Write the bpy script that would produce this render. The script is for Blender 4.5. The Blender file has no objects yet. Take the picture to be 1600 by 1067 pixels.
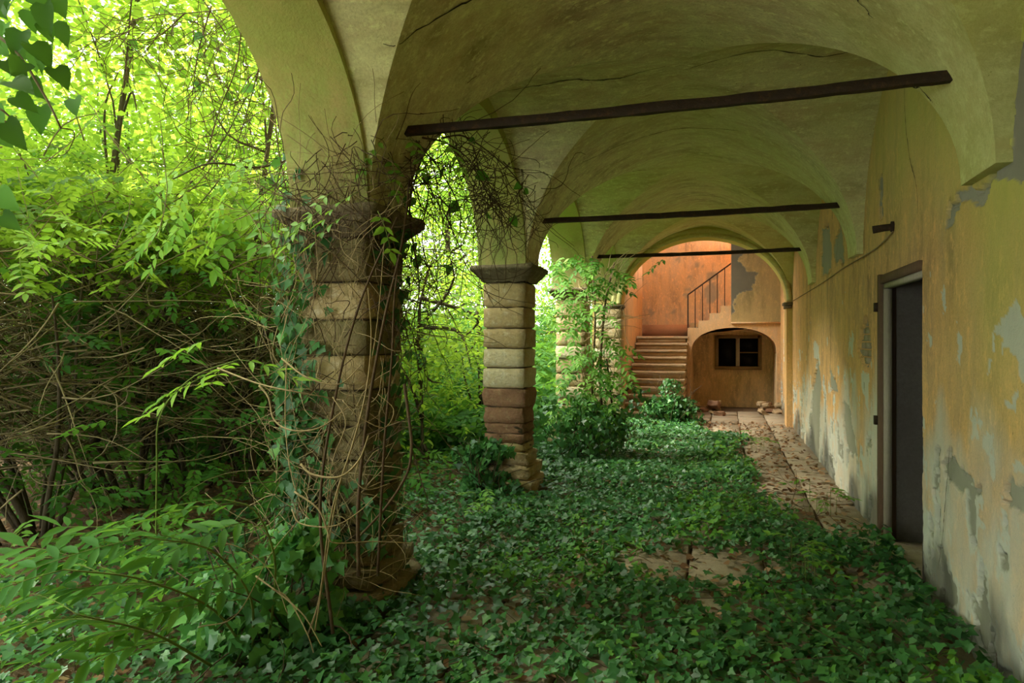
import bpy, math, random
import numpy as np
from mathutils import Matrix, Vector, Quaternion

rng = np.random.default_rng(7)
random.seed(7)
SC = bpy.context.scene
COL = SC.collection

# ------------------------------------------------------------------ camera, sky, sun, exposure
TH = math.radians(17.3); CT, ST = math.cos(TH), math.sin(TH)
FPX = 1060.0; CAMZ = 1.6; HOR = 530.0
cam = bpy.data.cameras.new('camera'); cam.sensor_width = 36; cam.lens = FPX / 1600 * 36
cam.shift_y = -(533.5 - HOR) / 1600; cam.clip_start = 0.05; cam.clip_end = 300
camo = bpy.data.objects.new('camera', cam); COL.objects.link(camo)
camo.location = (0, 0, CAMZ); camo.rotation_euler = (math.pi / 2, 0, TH)
SC.camera = camo

w = bpy.data.worlds.new('overcast_sky'); SC.world = w; w.use_nodes = True
nt = w.node_tree; bg = nt.nodes['Background']
bg.inputs[0].default_value = (0.93, 1.0, 0.90, 1); bg.inputs[1].default_value = 2.6
sun = bpy.data.lights.new('sun', 'SUN'); sun.energy = 9.0; sun.angle = math.radians(40); sun.color = (1.0, 0.95, 0.78)
suno = bpy.data.objects.new('sun', sun); COL.objects.link(suno)
suno.rotation_euler = Vector((0.72, 0.16, -0.68)).to_track_quat('-Z', 'Y').to_euler()
# daylight of the upper window beside the stair (its opening is built in wall_stairwell_right)
sl = bpy.data.lights.new('stair_window_light', 'AREA'); sl.shape = 'RECTANGLE'; sl.size = 1.2; sl.size_y = 1.5
sl.energy = 360; sl.color = (1.0, 0.97, 0.90)
slo = bpy.data.objects.new('stair_window_light', sl); COL.objects.link(slo)
slo.location = (2.95, 16.6, 4.3); slo.rotation_euler = Vector((-1, 0.02, -0.35)).to_track_quat('-Z', 'Y').to_euler()
# fill light added for stair and alcove; its high opening in wall_stairwell_left is invented
s2 = bpy.data.lights.new('stair_fill_light', 'AREA'); s2.shape = 'RECTANGLE'; s2.size = 1.0; s2.size_y = 1.6
s2.energy = 24; s2.color = (1.0, 0.97, 0.88)
s2o = bpy.data.objects.new('stair_fill_light', s2); COL.objects.link(s2o)
s2o.location = (-1.97, 14.45, 3.6); s2o.rotation_euler = Vector((0.55, 0.1, -1.0)).to_track_quat('-Z', 'Y').to_euler()
SC.view_settings.view_transform = 'Standard'; SC.view_settings.look = 'None'
SC.view_settings.exposure = 1.28; SC.view_settings.gamma = 1; SC.view_settings.use_curve_mapping = False
try:
    SC.cycles.max_bounces = 10; SC.cycles.diffuse_bounces = 6; SC.cycles.transmission_bounces = 6
    SC.cycles.sample_clamp_indirect = 6.0
except Exception:
    pass


def at(px, py, d):
    """the world point seen at pixel (px, py) of the 1600x1067 frame, d metres in front of the lens"""
    lat = (px - 800) / FPX * d
    return np.array((-ST * d + CT * lat, CT * d + ST * lat, CAMZ + (HOR - py) / FPX * d))


def on_wall(px, py, X=1.2):
    u = (px - 800) / FPX
    y = X * (CT + u * ST) / (u * CT - ST)
    d = -ST * X + CT * y
    return y, CAMZ + (HOR - py) / FPX * d


# ------------------------------------------------------------------ mesh helpers
class MB:
    def __init__(s):
        s.V = []; s.F = []; s.n = 0; s.T = []

    def add(s, V, F, tone=None):
        V = np.asarray(V, float).reshape(-1, 3)
        off = s.n
        s.V.append(V); s.n += len(V)
        s.T.append(np.full(len(V), 0.5) if tone is None else np.broadcast_to(np.asarray(tone, float), (len(V),)))
        if isinstance(F, np.ndarray):
            s.F.append(F + off)
        else:
            by = {}
            for f in F:
                by.setdefault(len(f), []).append(f)
            for fs in by.values():
                s.F.append(np.asarray(fs, int) + off)
        return off

    def mesh(s, name, mat=None, smooth=False, attrs=None):
        V = np.concatenate(s.V) if s.V else np.zeros((0, 3))
        me = bpy.data.meshes.new(name)
        me.vertices.add(len(V)); me.vertices.foreach_set('co', V.astype(np.float32).ravel())
        loops = np.concatenate([f.ravel() for f in s.F]); tot = np.concatenate([np.full(len(f), f.shape[1]) for f in s.F])
        st = np.concatenate([[0], np.cumsum(tot)[:-1]])
        me.loops.add(len(loops)); me.loops.foreach_set('vertex_index', loops.astype(np.int32))
        me.polygons.add(len(tot)); me.polygons.foreach_set('loop_start', st.astype(np.int32)); me.polygons.foreach_set('loop_total', tot.astype(np.int32))
        if smooth:
            me.polygons.foreach_set('use_smooth', np.ones(len(tot), bool))
        a = me.attributes.new('tone', 'FLOAT', 'POINT'); a.data.foreach_set('value', np.concatenate(s.T).astype(np.float32))
        for k, v in (attrs or {}).items():
            a = me.attributes.new(k, 'FLOAT', 'POINT'); a.data.foreach_set('value', np.asarray(v, np.float32))
        me.update(calc_edges=True)
        if not smooth:
            pass
        if mat: me.materials.append(mat)
        return me


def link(name, me, parent=None, mat4=None):
    o = bpy.data.objects.new(name, me); COL.objects.link(o)
    if parent is not None:
        o.parent = parent; o.matrix_parent_inverse = Matrix.Translation(-_wloc(parent))
    if mat4 is not None: o.matrix_basis = mat4
    return o


def _wloc(p):
    return Vector(p['_loc']) if '_loc' in p else Vector((0, 0, 0))


def tag(o, label=None, cat=None, group=None, kind=None):
    if label: o['label'] = label
    if cat: o['category'] = cat
    if group: o['group'] = group
    if kind: o['kind'] = kind
    return o


def thing(name, loc, label, cat, group=None, kind=None):
    o = bpy.data.objects.new(name, None); COL.objects.link(o); o.location = loc
    o['_loc'] = [float(v) for v in loc]; o.empty_display_size = 0.1
    return tag(o, label, cat, group, kind)


def part(name, mb, mat, parent=None, smooth=False, kind=None, label=None, attrs=None):
    o = link(name, mb.mesh(name, mat, smooth, attrs), parent)
    return tag(o, label, None, None, kind)


def box(mb, x0, x1, y0, y1, z0, z1, tone=None):
    V = [(x, y, z) for z in (z0, z1) for y in (y0, y1) for x in (x0, x1)]
    mb.add(V, [(0, 2, 3, 1), (4, 5, 7, 6), (0, 1, 5, 4), (2, 6, 7, 3), (0, 4, 6, 2), (1, 3, 7, 5)], tone)


def grid(mb, P, tone=None, flip=False):
    """P: (n,m,3) array of points"""
    n, m = P.shape[:2]
    i = np.arange(n * m).reshape(n, m)
    q = np.stack([i[:-1, :-1], i[1:, :-1], i[1:, 1:], i[:-1, 1:]], -1).reshape(-1, 4)
    if flip: q = q[:, ::-1]
    mb.add(P.reshape(-1, 3), q, tone)


def tube(mb, pts, r0, r1=None, sides=5, tone=None):
    P = np.asarray(pts, float); n = len(P); r1 = r0 if r1 is None else r1
    T = np.gradient(P, axis=0); T /= np.linalg.norm(T, axis=1)[:, None] + 1e-9
    a = np.array((0.31, 0.22, 0.92)) if abs(T[0, 2]) < 0.9 else np.array((0.95, 0.2, 0.1))
    U = np.cross(T, a); U /= np.linalg.norm(U, axis=1)[:, None] + 1e-9
    W = np.cross(T, U)
    r = np.linspace(r0, r1, n)[:, None, None]
    ang = np.arange(sides) / sides * 2 * math.pi
    ring = P[:, None] + r * (np.cos(ang)[None, :, None] * U[:, None] + np.sin(ang)[None, :, None] * W[:, None])
    i = np.arange(n * sides).reshape(n, sides); j = np.roll(i, -1, axis=1)
    q = np.stack([i[:-1], j[:-1], j[1:], i[1:]], -1).reshape(-1, 4)
    V = ring.reshape(-1, 3)
    off = mb.add(V, q, tone)
    for k in (0, n - 1):
        mb.F.append(np.array([i[k] if k else i[k][::-1]]) + off)


def spline(pts, n):
    P = np.asarray(pts, float)
    if len(P) < 3:
        t = np.linspace(0, 1, n)[:, None]; return P[0] * (1 - t) + P[-1] * t
    Q = np.concatenate([[2 * P[0] - P[1]], P, [2 * P[-1] - P[-2]]])
    out = []
    for u in np.linspace(0, len(P) - 1 - 1e-6, n):
        k = int(u); t = u - k; a, b, c, d = Q[k:k + 4]
        out.append(0.5 * (2 * b + (c - a) * t + (2 * a - 5 * b + 4 * c - d) * t * t + (3 * b - a - 3 * c + d) * t ** 3))
    return np.array(out)


def walk(p, dirv, length, n, curl=0.35, grav=0.0):
    P = [np.array(p, float)]; d = np.array(dirv, float); d /= np.linalg.norm(d) + 1e-9
    bend = rng.normal(0, curl, 3)
    for k in range(n - 1):
        bend = bend * 0.6 + rng.normal(0, curl, 3) * 0.5
        d = d + bend / n * 2.5 + np.array((0, 0, -grav / n)); d /= np.linalg.norm(d) + 1e-9
        P.append(P[-1] + d * length / (n - 1))
    return np.array(P)


_lat = np.random.default_rng(3).random((256, 256))


def vnoise(x, y):
    xi = np.floor(x).astype(int); yi = np.floor(y).astype(int); fx = x - xi; fy = y - yi
    fx = fx * fx * (3 - 2 * fx); fy = fy * fy * (3 - 2 * fy)
    g = lambda a, b: _lat[a & 255, b & 255]
    return (g(xi, yi) * (1 - fx) + g(xi + 1, yi) * fx) * (1 - fy) + (g(xi, yi + 1) * (1 - fx) + g(xi + 1, yi + 1) * fx) * fy


def fbm(x, y, o=4):
    s = 0; a = 0.5; t = 0
    for k in range(o):
        s = s + a * vnoise(x * 2 ** k + 17.3 * k, y * 2 ** k + 5.1 * k); t += a; a *= 0.55
    return s / t


def inpoly(x, y, poly):
    c = np.zeros(x.shape, bool); n = len(poly)
    for i in range(n):
        x0, y0 = poly[i]; x1, y1 = poly[i - 1]
        if y0 == y1: continue
        c ^= ((y0 > y) != (y1 > y)) & (x < (x1 - x0) * (y - y0) / (y1 - y0) + x0)
    return c


# ------------------------------------------------------------------ materials
def new_mat(name):
    m = bpy.data.materials.new(name); m.use_nodes = True
    nt = m.node_tree; b = nt.nodes['Principled BSDF']
    return m, nt, b


def N(nt, t, **kw):
    n = nt.nodes.new(t)
    for k, v in kw.items():
        if k.startswith('i_'):
            n.inputs[k[2:].replace('_', ' ')].default_value = v
        else:
            setattr(n, k, v)
    return n


def mixc(nt, fac, a, b):
    n = nt.nodes.new('ShaderNodeMix'); n.data_type = 'RGBA'; n.clamp_factor = True
    for sock, v in ((n.inputs[0], fac), (n.inputs[6], a), (n.inputs[7], b)):
        if hasattr(v, 'is_output'): nt.links.new(v, sock)
        elif isinstance(v, (int, float)): sock.default_value = v
        else: sock.default_value = (*v, 1)
    return n.outputs[2]


def ramp(nt, src, lo, hi):
    n = nt.nodes.new('ShaderNodeMapRange'); n.inputs[1].default_value = lo; n.inputs[2].default_value = hi
    nt.links.new(src, n.inputs[0]); return n.outputs[0]


def noise(nt, scale, detail=5, rough=0.6, stretch=None):
    tc = nt.nodes.new('ShaderNodeTexCoord'); mp = nt.nodes.new('ShaderNodeMapping')
    nt.links.new(tc.outputs['Object'], mp.inputs[0])
    if stretch: mp.inputs['Scale'].default_value = stretch
    n = nt.nodes.new('ShaderNodeTexNoise'); n.inputs['Scale'].default_value = scale; n.inputs['Detail'].default_value = detail; n.inputs['Roughness'].default_value = rough
    nt.links.new(mp.outputs[0], n.inputs['Vector']); return n.outputs[0]


def attr(nt, name):
    n = nt.nodes.new('ShaderNodeAttribute'); n.attribute_name = name; return n.outputs['Fac']


def bump(nt, b, h, strength=0.3, dist=0.02):
    n = nt.nodes.new('ShaderNodeBump'); n.inputs['Strength'].default_value = strength; n.inputs['Distance'].default_value = dist
    nt.links.new(h, n.inputs['Height']); nt.links.new(n.outputs[0], b.inputs['Normal'])


def rough_mat(name, c1, c2, c3=None, scale=3, rough=0.9, bs=0.4, bd=0.01, stretch=None, fine=40, spec=0.2):
    m, nt, b = new_mat(name)
    n1 = noise(nt, scale, 6, 0.65, stretch); n2 = noise(nt, fine, 4, 0.7, stretch)
    c = mixc(nt, ramp(nt, n1, 0.35, 0.65), c1, c2)
    if c3: c = mixc(nt, ramp(nt, noise(nt, scale * 2.3, 6, 0.7, stretch), 0.52, 0.68), c, c3)
    c = mixc(nt, ramp(nt, n2, 0.3, 0.9), c, tuple(v * 0.6 for v in c1))
    nt.links.new(c, b.inputs['Base Color']); b.inputs['Roughness'].default_value = rough; b.inputs['Specular IOR Level'].default_value = spec
    bump(nt, b, n2, bs, bd)
    return m


def leaf_mat(name, dark, mid, lite, trans=0.4, tcol=None, rough=0.45, spec=0.35):
    m, nt, b = new_mat(name)
    oi = nt.nodes.new('ShaderNodeObjectInfo')
    ad = nt.nodes.new('ShaderNodeMath'); ad.operation = 'ADD'
    mu = nt.nodes.new('ShaderNodeMath'); mu.operation = 'MULTIPLY_ADD'; mu.inputs[1].default_value = 0.5; mu.inputs[2].default_value = -0.25
    nt.links.new(oi.outputs['Random'], mu.inputs[0])
    nt.links.new(attr(nt, 'tone'), ad.inputs[0]); nt.links.new(mu.outputs[0], ad.inputs[1])
    c = mixc(nt, ramp(nt, ad.outputs[0], 0.1, 0.55), dark, mid); c = mixc(nt, ramp(nt, ad.outputs[0], 0.55, 1.0), c, lite)
    nt.links.new(c, b.inputs['Base Color']); b.inputs['Roughness'].default_value = rough; b.inputs['Specular IOR Level'].default_value = spec
    tr = nt.nodes.new('ShaderNodeBsdfTranslucent')
    nt.links.new(mixc(nt, 0.55, c, tcol or lite), tr.inputs[0])
    mx = nt.nodes.new('ShaderNodeMixShader'); mx.inputs[0].default_value = trans
    nt.links.new(b.outputs[0], mx.inputs[1]); nt.links.new(tr.outputs[0], mx.inputs[2])
    nt.links.new(mx.outputs[0], nt.nodes['Material Output'].inputs[0])
    return m


def plaster_mat(name, base1, base2, stain, scale=1.3, streak=(1, 1, 0.25)):
    """limewash with blotches, vertical streaks, pale / grey / damp masks carried as attributes"""
    m, nt, b = new_mat(name)
    n1 = noise(nt, scale, 7, 0.62); n2 = noise(nt, 5, 6, 0.7, streak); n3 = noise(nt, 60, 4, 0.7)
    c = mixc(nt, ramp(nt, n1, 0.34, 0.66), base1, base2)
    c = mixc(nt, ramp(nt, n2, 0.45, 0.68), c, stain)
    c = mixc(nt, ramp(nt, n3, 0.45, 0.95), c, tuple(v * 0.5 for v in base1))
    n4 = noise(nt, 2.6, 8, 0.75, streak); n5 = noise(nt, 17, 6, 0.8, tuple(v ** 0.5 for v in streak))
    c = mixc(nt, ramp(nt, n4, 0.50, 0.72), c, tuple(v * 0.45 for v in stain)); c = mixc(nt, ramp(nt, n5, 0.52, 0.66), c, tuple(min(1, v * 1.3) for v in base2))
    c = mixc(nt, ramp(nt, noise(nt, 34, 3, .6), 0.70, 0.76), c, tuple(v * 0.3 for v in stain))
    hp = nt.nodes.new('ShaderNodeMath'); hp.operation = 'MULTIPLY_ADD'; hp.inputs[1].default_value = 0.6
    nt.links.new(n3, hp.inputs[0]); nt.links.new(n2, hp.inputs[2])
    gr = attr(nt, 'algae'); c = mixc(nt, gr, c, mixc(nt, n2, (0.45, 0.50, 0.11), (0.56, 0.57, 0.14)))
    c = mixc(nt, attr(nt, 'pale'), c, mixc(nt, n2, (0.45, 0.53, 0.53), (0.60, 0.62, 0.55)))
    c = mixc(nt, attr(nt, 'grey'), c, mixc(nt, ramp(nt, n1, .3, .7), (0.25, 0.24, 0.19), (0.34, 0.33, 0.26)))
    c = mixc(nt, attr(nt, 'damp_or_shade'), c, (0.05, 0.05, 0.045))  # real damp on the long wall, painted shade on the stair panel
    nt.links.new(c, b.inputs['Base Color']); b.inputs['Roughness'].default_value = 0.92; b.inputs['Specular IOR Level'].default_value = 0.15
    bump(nt, b, hp.outputs[0], 0.6, 0.014)
    return m


M = {}
M['vault'] = plaster_mat('vault_plaster', (0.80, 0.73, 0.44), (0.70, 0.70, 0.40), (0.58, 0.44, 0.28), 0.9, (0.35, 1, 1))
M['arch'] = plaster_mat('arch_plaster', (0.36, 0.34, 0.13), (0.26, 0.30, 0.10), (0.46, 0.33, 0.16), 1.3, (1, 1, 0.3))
M['wall'] = plaster_mat('ochre_wall', (0.73, 0.46, 0.21), (0.66, 0.38, 0.16), (0.50, 0.32, 0.17), 1.1)
M['orange'] = plaster_mat('orange_wall', (0.76, 0.50, 0.28), (0.70, 0.42, 0.21), (0.60, 0.43, 0.29), 1.2)
M['alcove'] = plaster_mat('alcove_wall', (0.72, 0.50, 0.28), (0.66, 0.44, 0.23), (0.50, 0.37, 0.23), 1.6)
M['dado'] = rough_mat('dado_paint', (0.52, 0.28, 0.16), (0.46, 0.25, 0.14), scale=4)
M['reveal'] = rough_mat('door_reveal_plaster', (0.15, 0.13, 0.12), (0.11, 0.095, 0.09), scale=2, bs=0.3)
M['stone'] = rough_mat('sandstone', (0.58, 0.43, 0.24), (0.46, 0.32, 0.17), (0.68, 0.58, 0.42), scale=6, bs=0.8, bd=0.025, fine=30)
M['stone_pale'] = rough_mat('pale_sandstone', (0.72, 0.61, 0.42), (0.58, 0.44, 0.25), (0.78, 0.72, 0.58), scale=6, bs=0.8, bd=0.025, fine=30)
M['stone_dark'] = rough_mat('dark_mossy_sandstone', (0.25, 0.19, 0.10), (0.19, 0.16, 0.08), (0.34, 0.26, 0.14), scale=6, bs=0.7, bd=0.02, fine=35)
M['brick'] = rough_mat('old_red_brick', (0.34, 0.18, 0.11), (0.26, 0.14, 0.09), (0.42, 0.29, 0.17), scale=8, bs=0.7, bd=0.02)
M['mortar'] = rough_mat('dark_mortar', (0.17, 0.13, 0.08), (0.12, 0.09, 0.06), scale=9, bs=0.8, bd=0.02)
M['impost'] = rough_mat('weathered_impost_stone', (0.22, 0.17, 0.11), (0.15, 0.12, 0.08), (0.34, 0.28, 0.18), scale=6, bs=0.8, bd=0.02)
M['iron'] = rough_mat('rusted_iron', (0.055, 0.035, 0.025), (0.035, 0.025, 0.02), (0.12, 0.06, 0.03), scale=9, bs=0.6, bd=0.01, rough=0.8)
M['paving'] = rough_mat('dusty_paving', (0.36, 0.29, 0.20), (0.28, 0.22, 0.155), (0.42, 0.37, 0.28), scale=4, bs=0.6)
M['soil'] = rough_mat('forest_soil', (0.22, 0.14, 0.08), (0.16, 0.10, 0.06), (0.25, 0.19, 0.09), scale=2.5, bs=0.9, bd=0.05)
M['step'] = rough_mat('worn_step_stone', (0.56, 0.40, 0.24), (0.46, 0.32, 0.19), (0.38, 0.28, 0.18), scale=5, bs=0.6)
M['wood'] = rough_mat('old_door_wood', (0.20, 0.12, 0.075), (0.15, 0.10, 0.07), scale=6, stretch=(4, 4, 0.5))
M['pale_wood'] = rough_mat('weathered_pale_wood', (0.52, 0.46, 0.36), (0.42, 0.36, 0.28), scale=6, stretch=(4, 4, 0.5))
M['frame'] = rough_mat('window_frame_wood', (0.32, 0.22, 0.11), (0.25, 0.17, 0.09), scale=6)
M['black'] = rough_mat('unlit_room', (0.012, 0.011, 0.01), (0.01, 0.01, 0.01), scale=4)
m, nt, b = new_mat('window_glass'); b.inputs['Base Color'].default_value = (0.008, 0.008, 0.008, 1); b.inputs['Roughness'].default_value = 0.3; b.inputs['Specular IOR Level'].default_value = 0.06; M['glass'] = m
M['crack'] = rough_mat('crack_shadow_line', (0.05, 0.045, 0.02), (0.04, 0.03, 0.02), scale=9)
M['bark'] = rough_mat('dark_bark', (0.10, 0.075, 0.05), (0.07, 0.055, 0.035), (0.13, 0.12, 0.06), scale=8, bs=0.8, stretch=(3, 3, 0.6))
M['twig'] = rough_mat('brown_twig', (0.27, 0.21, 0.12), (0.17, 0.135, 0.08), scale=8)
M['vine'] = rough_mat('tan_vine_stem', (0.42, 0.32, 0.17), (0.33, 0.24, 0.13), scale=10)
M['vine_dark'] = rough_mat('dark_vine_stem', (0.12, 0.075, 0.045), (0.08, 0.05, 0.03), scale=10)
M['greenstem'] = rough_mat('green_stem', (0.20, 0.27, 0.06), (0.15, 0.2, 0.05), scale=10)
M['litter'] = leaf_mat('dry_leaf', (0.12, 0.06, 0.03), (0.28, 0.16, 0.085), (0.44, 0.29, 0.17), 0.1, rough=0.8, spec=0.1)
M['ivy'] = leaf_mat('ivy_leaf', (0.026, 0.10, 0.032), (0.06, 0.20, 0.05), (0.15, 0.36, 0.07), 0.20, (0.18, 0.42, 0.05), 0.38, 0.35)
M['ivyfresh'] = leaf_mat('fresh_ivy_leaf', (0.05, 0.17, 0.03), (0.10, 0.27, 0.035), (0.20, 0.40, 0.06), 0.35, (0.3, 0.55, 0.05), 0.55, 0.2)
M['fresh'] = leaf_mat('fresh_leaf', (0.05, 0.17, 0.03), (0.12, 0.31, 0.035), (0.27, 0.46, 0.06), 0.45, (0.45, 0.72, 0.06), 0.5, 0.25)
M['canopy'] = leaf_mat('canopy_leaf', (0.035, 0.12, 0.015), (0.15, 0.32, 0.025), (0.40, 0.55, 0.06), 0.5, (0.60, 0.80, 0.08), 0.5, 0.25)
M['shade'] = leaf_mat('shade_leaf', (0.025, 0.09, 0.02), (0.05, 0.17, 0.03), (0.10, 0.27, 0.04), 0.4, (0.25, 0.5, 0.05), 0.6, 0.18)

def ribbon(mb, P, Nrm, wd, lift):
    P = np.asarray(P); T = np.gradient(P, axis=0); T /= np.linalg.norm(T, axis=1)[:, None] + 1e-9
    S_ = np.cross(T, Nrm); S_ /= np.linalg.norm(S_, axis=1)[:, None] + 1e-9
    wv = (wd * (0.35 + rng.random(len(P))) * np.sin(np.linspace(.15, math.pi - .15, len(P))) ** .5)[:, None]
    A = P + Nrm * lift + S_ * wv / 2; B = P + Nrm * lift - S_ * wv / 2; C_ = P - Nrm * .004
    mb.add(np.concatenate([A, B, C_]), np.array([(k, k + 1, n2 + k + 1, n2 + k) for n2 in (len(P),) for k in range(len(P) - 1)]))


# ------------------------------------------------------------------ the loggia's numbers
XW = 1.2                     # right wall plane
XL = -1.95                   # inner face of the arcade
PX, PH = -2.2, 0.23          # pillar centre line and half width
PY = [0.47, 3.73, 6.99, 10.25]
BAYS = [-1.16, 2.10, 5.36, 8.62, 11.88]
BL, BB = 1.63, 1.40          # half bay, half span
ZS, RISE, VP = 2.37, 1.36, 1.66     # VP < 2: webs a little pointed, so the groins stay crisp to the crown
XF = 1.15                    # where the vault feet end, short of the wall
XC, XA = (XL + XF) / 2, (XF - XL) / 2


def vault_z(x, y):
    zm = ZS + RISE * math.sqrt(max(0, 1 - abs((x - XC) / XA) ** VP))
    zc = ZS
    for yc in BAYS:
        if abs(y - yc) < BB: zc = ZS + RISE * math.sqrt(max(0, 1 - abs((y - yc) / BB) ** VP))
    return max(zm, zc)


# ---- floor: earth bed with stone slabs
f = MB(); P = np.array([[(x, y, -0.03) for y in np.linspace(-3, 17.3, 40)] for x in np.linspace(-2.6, 1.25, 12)])
grid(f, P, flip=True)
floor = part('floor', f, M['soil'], kind='structure', label='earth and stone slab floor of the arcade under the ivy')
slabs = []
for v in range(5):
    s = MB(); h = 0.255
    top = [(-h + .012, -h + .012), (h - .012, -h + .012), (h - .012, h - .012), (-h + .012, h - .012)]
    j = rng.normal(0, 0.008, (4, 2)); zt = rng.normal(0, 0.003, 4)
    Vt = [(top[k][0] + j[k, 0], top[k][1] + j[k, 1], zt[k]) for k in range(4)]
    Vm = [(x * 1.03, y * 1.03, -0.012) for x, y, z in Vt]; Vb = [(x, y, -0.05) for x, y, z in Vm]
    F = [(0, 1, 2, 3)] + [(a + k, a + (k + 1) % 4, b_ + (k + 1) % 4, b_ + k)[::-1] for a, b_ in ((0, 4), (4, 8)) for k in range(4)]
    s.add(Vt + Vm + Vb, F, 0.5); slabs.append(s.mesh('paving_slab', M['paving']))
for i in range(6):
    for jx in range(26):
        y = 2.6 + jx * 0.525 + (0.2 if i % 2 else 0); x = -1.55 + i * 0.525
        if y > 15.9 or (x < -0.6 and y > 13.2): continue
        o = link('paving_slab', slabs[int(rng.integers(5))], floor)
        o.matrix_basis = Matrix.Translation((x, y, 0.0 + rng.normal(0, .006))) @ Matrix.Rotation(rng.normal(0, .012) + math.pi / 2 * int(rng.integers(4)), 4, 'Z') @ Matrix.Rotation(rng.normal(0, .012), 4, 'X')

# ---- garden ground
g = MB(); xs = np.concatenate([np.linspace(-40, -12, 12), np.linspace(-11, -2.3, 40)]); ys = np.linspace(-6, 45, 110)
X, Y = np.meshgrid(xs, ys, indexing='ij')
Z = (fbm(X * .6 + 9, Y * .6) - .5) * 0.35 * np.clip((-2.5 - X) / 2, 0, 1) - 0.02
grid(g, np.stack([X, Y, Z], -1), flip=True)
part('ground', g, M['soil'], kind='structure', smooth=True, label='dark forest soil of the overgrown garden')


def ground_z(x, y):
    x = np.asarray(x, float); y = np.asarray(y, float)
    return (fbm(x * .6 + 9, y * .6) - .5) * 0.35 * np.clip((-2.5 - x) / 2, 0, 1) - 0.02


# ---- right wall: a fine grid whose fallen plaster is really recessed
D0, D1, DZ = 4.86, 5.96, 2.04
ys = [1.0]
while ys[-1] < 17.3: ys.append(ys[-1] + max(0.009, 0.0040 * ys[-1]))
ys = np.array(ys)
for v in (D0, D1): ys[np.argmin(abs(ys - v))] = v
zs = np.arange(-0.1, 4.25, 0.0112)
for v in (0.0, DZ): zs[np.argmin(abs(zs - v))] = v
Y, Z = np.meshgrid(ys, zs, indexing='ij')
wy = Y + (fbm(Y * 9, Z * 9, 4) - .5) * .16 + (fbm(Y * 3, Z * 3 + 40, 3) - .5) * .1
wz = Z + (fbm(Y * 9 + 50, Z * 9, 4) - .5) * .16 + (fbm(Y * 3 + 90, Z * 3, 3) - .5) * .1


def wp(*px): return [on_wall(*p) for p in px]


grey = np.zeros(Y.shape, bool); pale = np.zeros(Y.shape); brickm = np.zeros(Y.shape, bool)
for poly in (
    wp((1590, 70), (1577, 130), (1574, 190), (1578, 240), (1552, 268), (1530, 285), (1492, 302), (1481, 312), (1479, 350), (1488, 356), (1498, 322), (1516, 312), (1529, 332), (1541, 300), (1572, 286), (1640, 290), (1640, 60)),
    wp((1277, 560), (1284, 600), (1280, 660), (1279, 720), (1268, 738), (1265, 660), (1269, 610)),
    wp((1318, 622), (1326, 640), (1336, 690), (1339, 712), (1328, 712), (1321, 690), (1315, 655)),
    wp((1296, 565), (1303, 590), (1310, 610), (1302, 614), (1296, 600)),
    wp((1354, 676), (1361, 690), (1358, 705), (1354, 716)),
    wp((1462, 690), (1469, 700), (1464, 770), (1460, 740)),
    wp((1477, 705), (1486, 690), (1496, 715), (1518, 745), (1537, 750), (1528, 768), (1512, 752), (1498, 775), (1485, 750), (1472, 742)),
    wp((1560, 780), (1572, 735), (1585, 745), (1610, 775), (1610, 792), (1580, 792)),
    wp((1461, 850), (1470, 850), (1480, 890), (1490, 930), (1478, 975), (1466, 940), (1472, 905)),
    wp((1404, 90), (1408, 100), (1406, 125), (1402, 118)),
    wp((1374, 275), (1379, 290), (1378, 345), (1375, 345)),
    wp((1307, 300), (1312, 330), (1318, 405), (1306, 412), (1302, 380), (1312, 350)),
    wp((1282, 360), (1296, 350), (1300, 425), (1284, 432)),
):
    grey |= inpoly(wy, wz, poly)
for poly in (wp((1352, 498), (1358, 520), (1361, 550), (1353, 577), (1346, 560), (1338, 545), (1344, 520)),):
    brickm |= inpoly(wy, wz, poly)
for poly in (
    wp((1553, 500), (1572, 480), (1590, 475), (1620, 490), (1620, 640), (1600, 610), (1590, 570), (1578, 545)),
    wp((1520, 660), (1530, 648), (1533, 680), (1530, 695), (1520, 680)), wp((1538, 688), (1556, 684), (1558, 708), (1542, 708)),
    wp((1584, 715), (1592, 714), (1594, 730), (1584, 730)), wp((1546, 562), (1550, 565), (1549, 590), (1545, 585)),
    wp((1575, 630), (1590, 615), (1588, 660), (1580, 640)),
    wp((1330, 515), (1334, 512), (1333, 560), (1329, 560)), wp((1345, 580), (1358, 575), (1356, 640), (1346, 610)),
    wp((1270, 530), (1280, 540), (1282, 575), (1272, 560)), wp((1520, 40), (1545, 60), (1540, 120), (1525, 100))):
    pale = np.maximum(pale, inpoly(wy, wz, poly) * 0.75)
low = np.clip((1.05 + (fbm(Y * 1.3, Z * .8, 4) - .5) * 2.2 - Z) / 0.35, 0, 1) * np.clip((Y - 3.0) / .5, .35, 1) * np.clip((12.8 - Y) / 2, 0, 1)
pale = np.maximum(pale, low * (0.35 + .6 * fbm(Y * 6, Z * 2.5 + 9)))
flk = fbm(Y * 7 + 3, Z * 5 + 11, 5) + 0.22 * np.clip((1.2 - Z) / 1.2, -1, 1)
pale = np.maximum(pale, (flk > .665) * .8); grey |= (flk > .765) & (Z < 1.5)
algae = np.clip((Z - 2.1) / 1.0, 0, 1) * np.clip((8.5 - Y) / 4, 0, 1) * .8 + np.clip((4.6 - Y) / 1.5, 0, .55) * np.clip((Z - .9) / 1.2, 0, 1)
algae = np.clip(algae * (0.5 + fbm(Y * 2, Z * 1.2)), 0, .9)
damp_or_shade = np.clip((0.32 + (fbm(Y * 2.2, Z * 1.2, 4) - .5) * 1.1 - Z) / .25, 0, 1) * .75
damp_or_shade = np.maximum(damp_or_shade, inpoly(wy, wz, wp((1283, 720), (1292, 700), (1303, 735), (1308, 790), (1278, 760))) * .6)
crev = np.zeros(grey.shape, bool)
gb = grey | brickm
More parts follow.
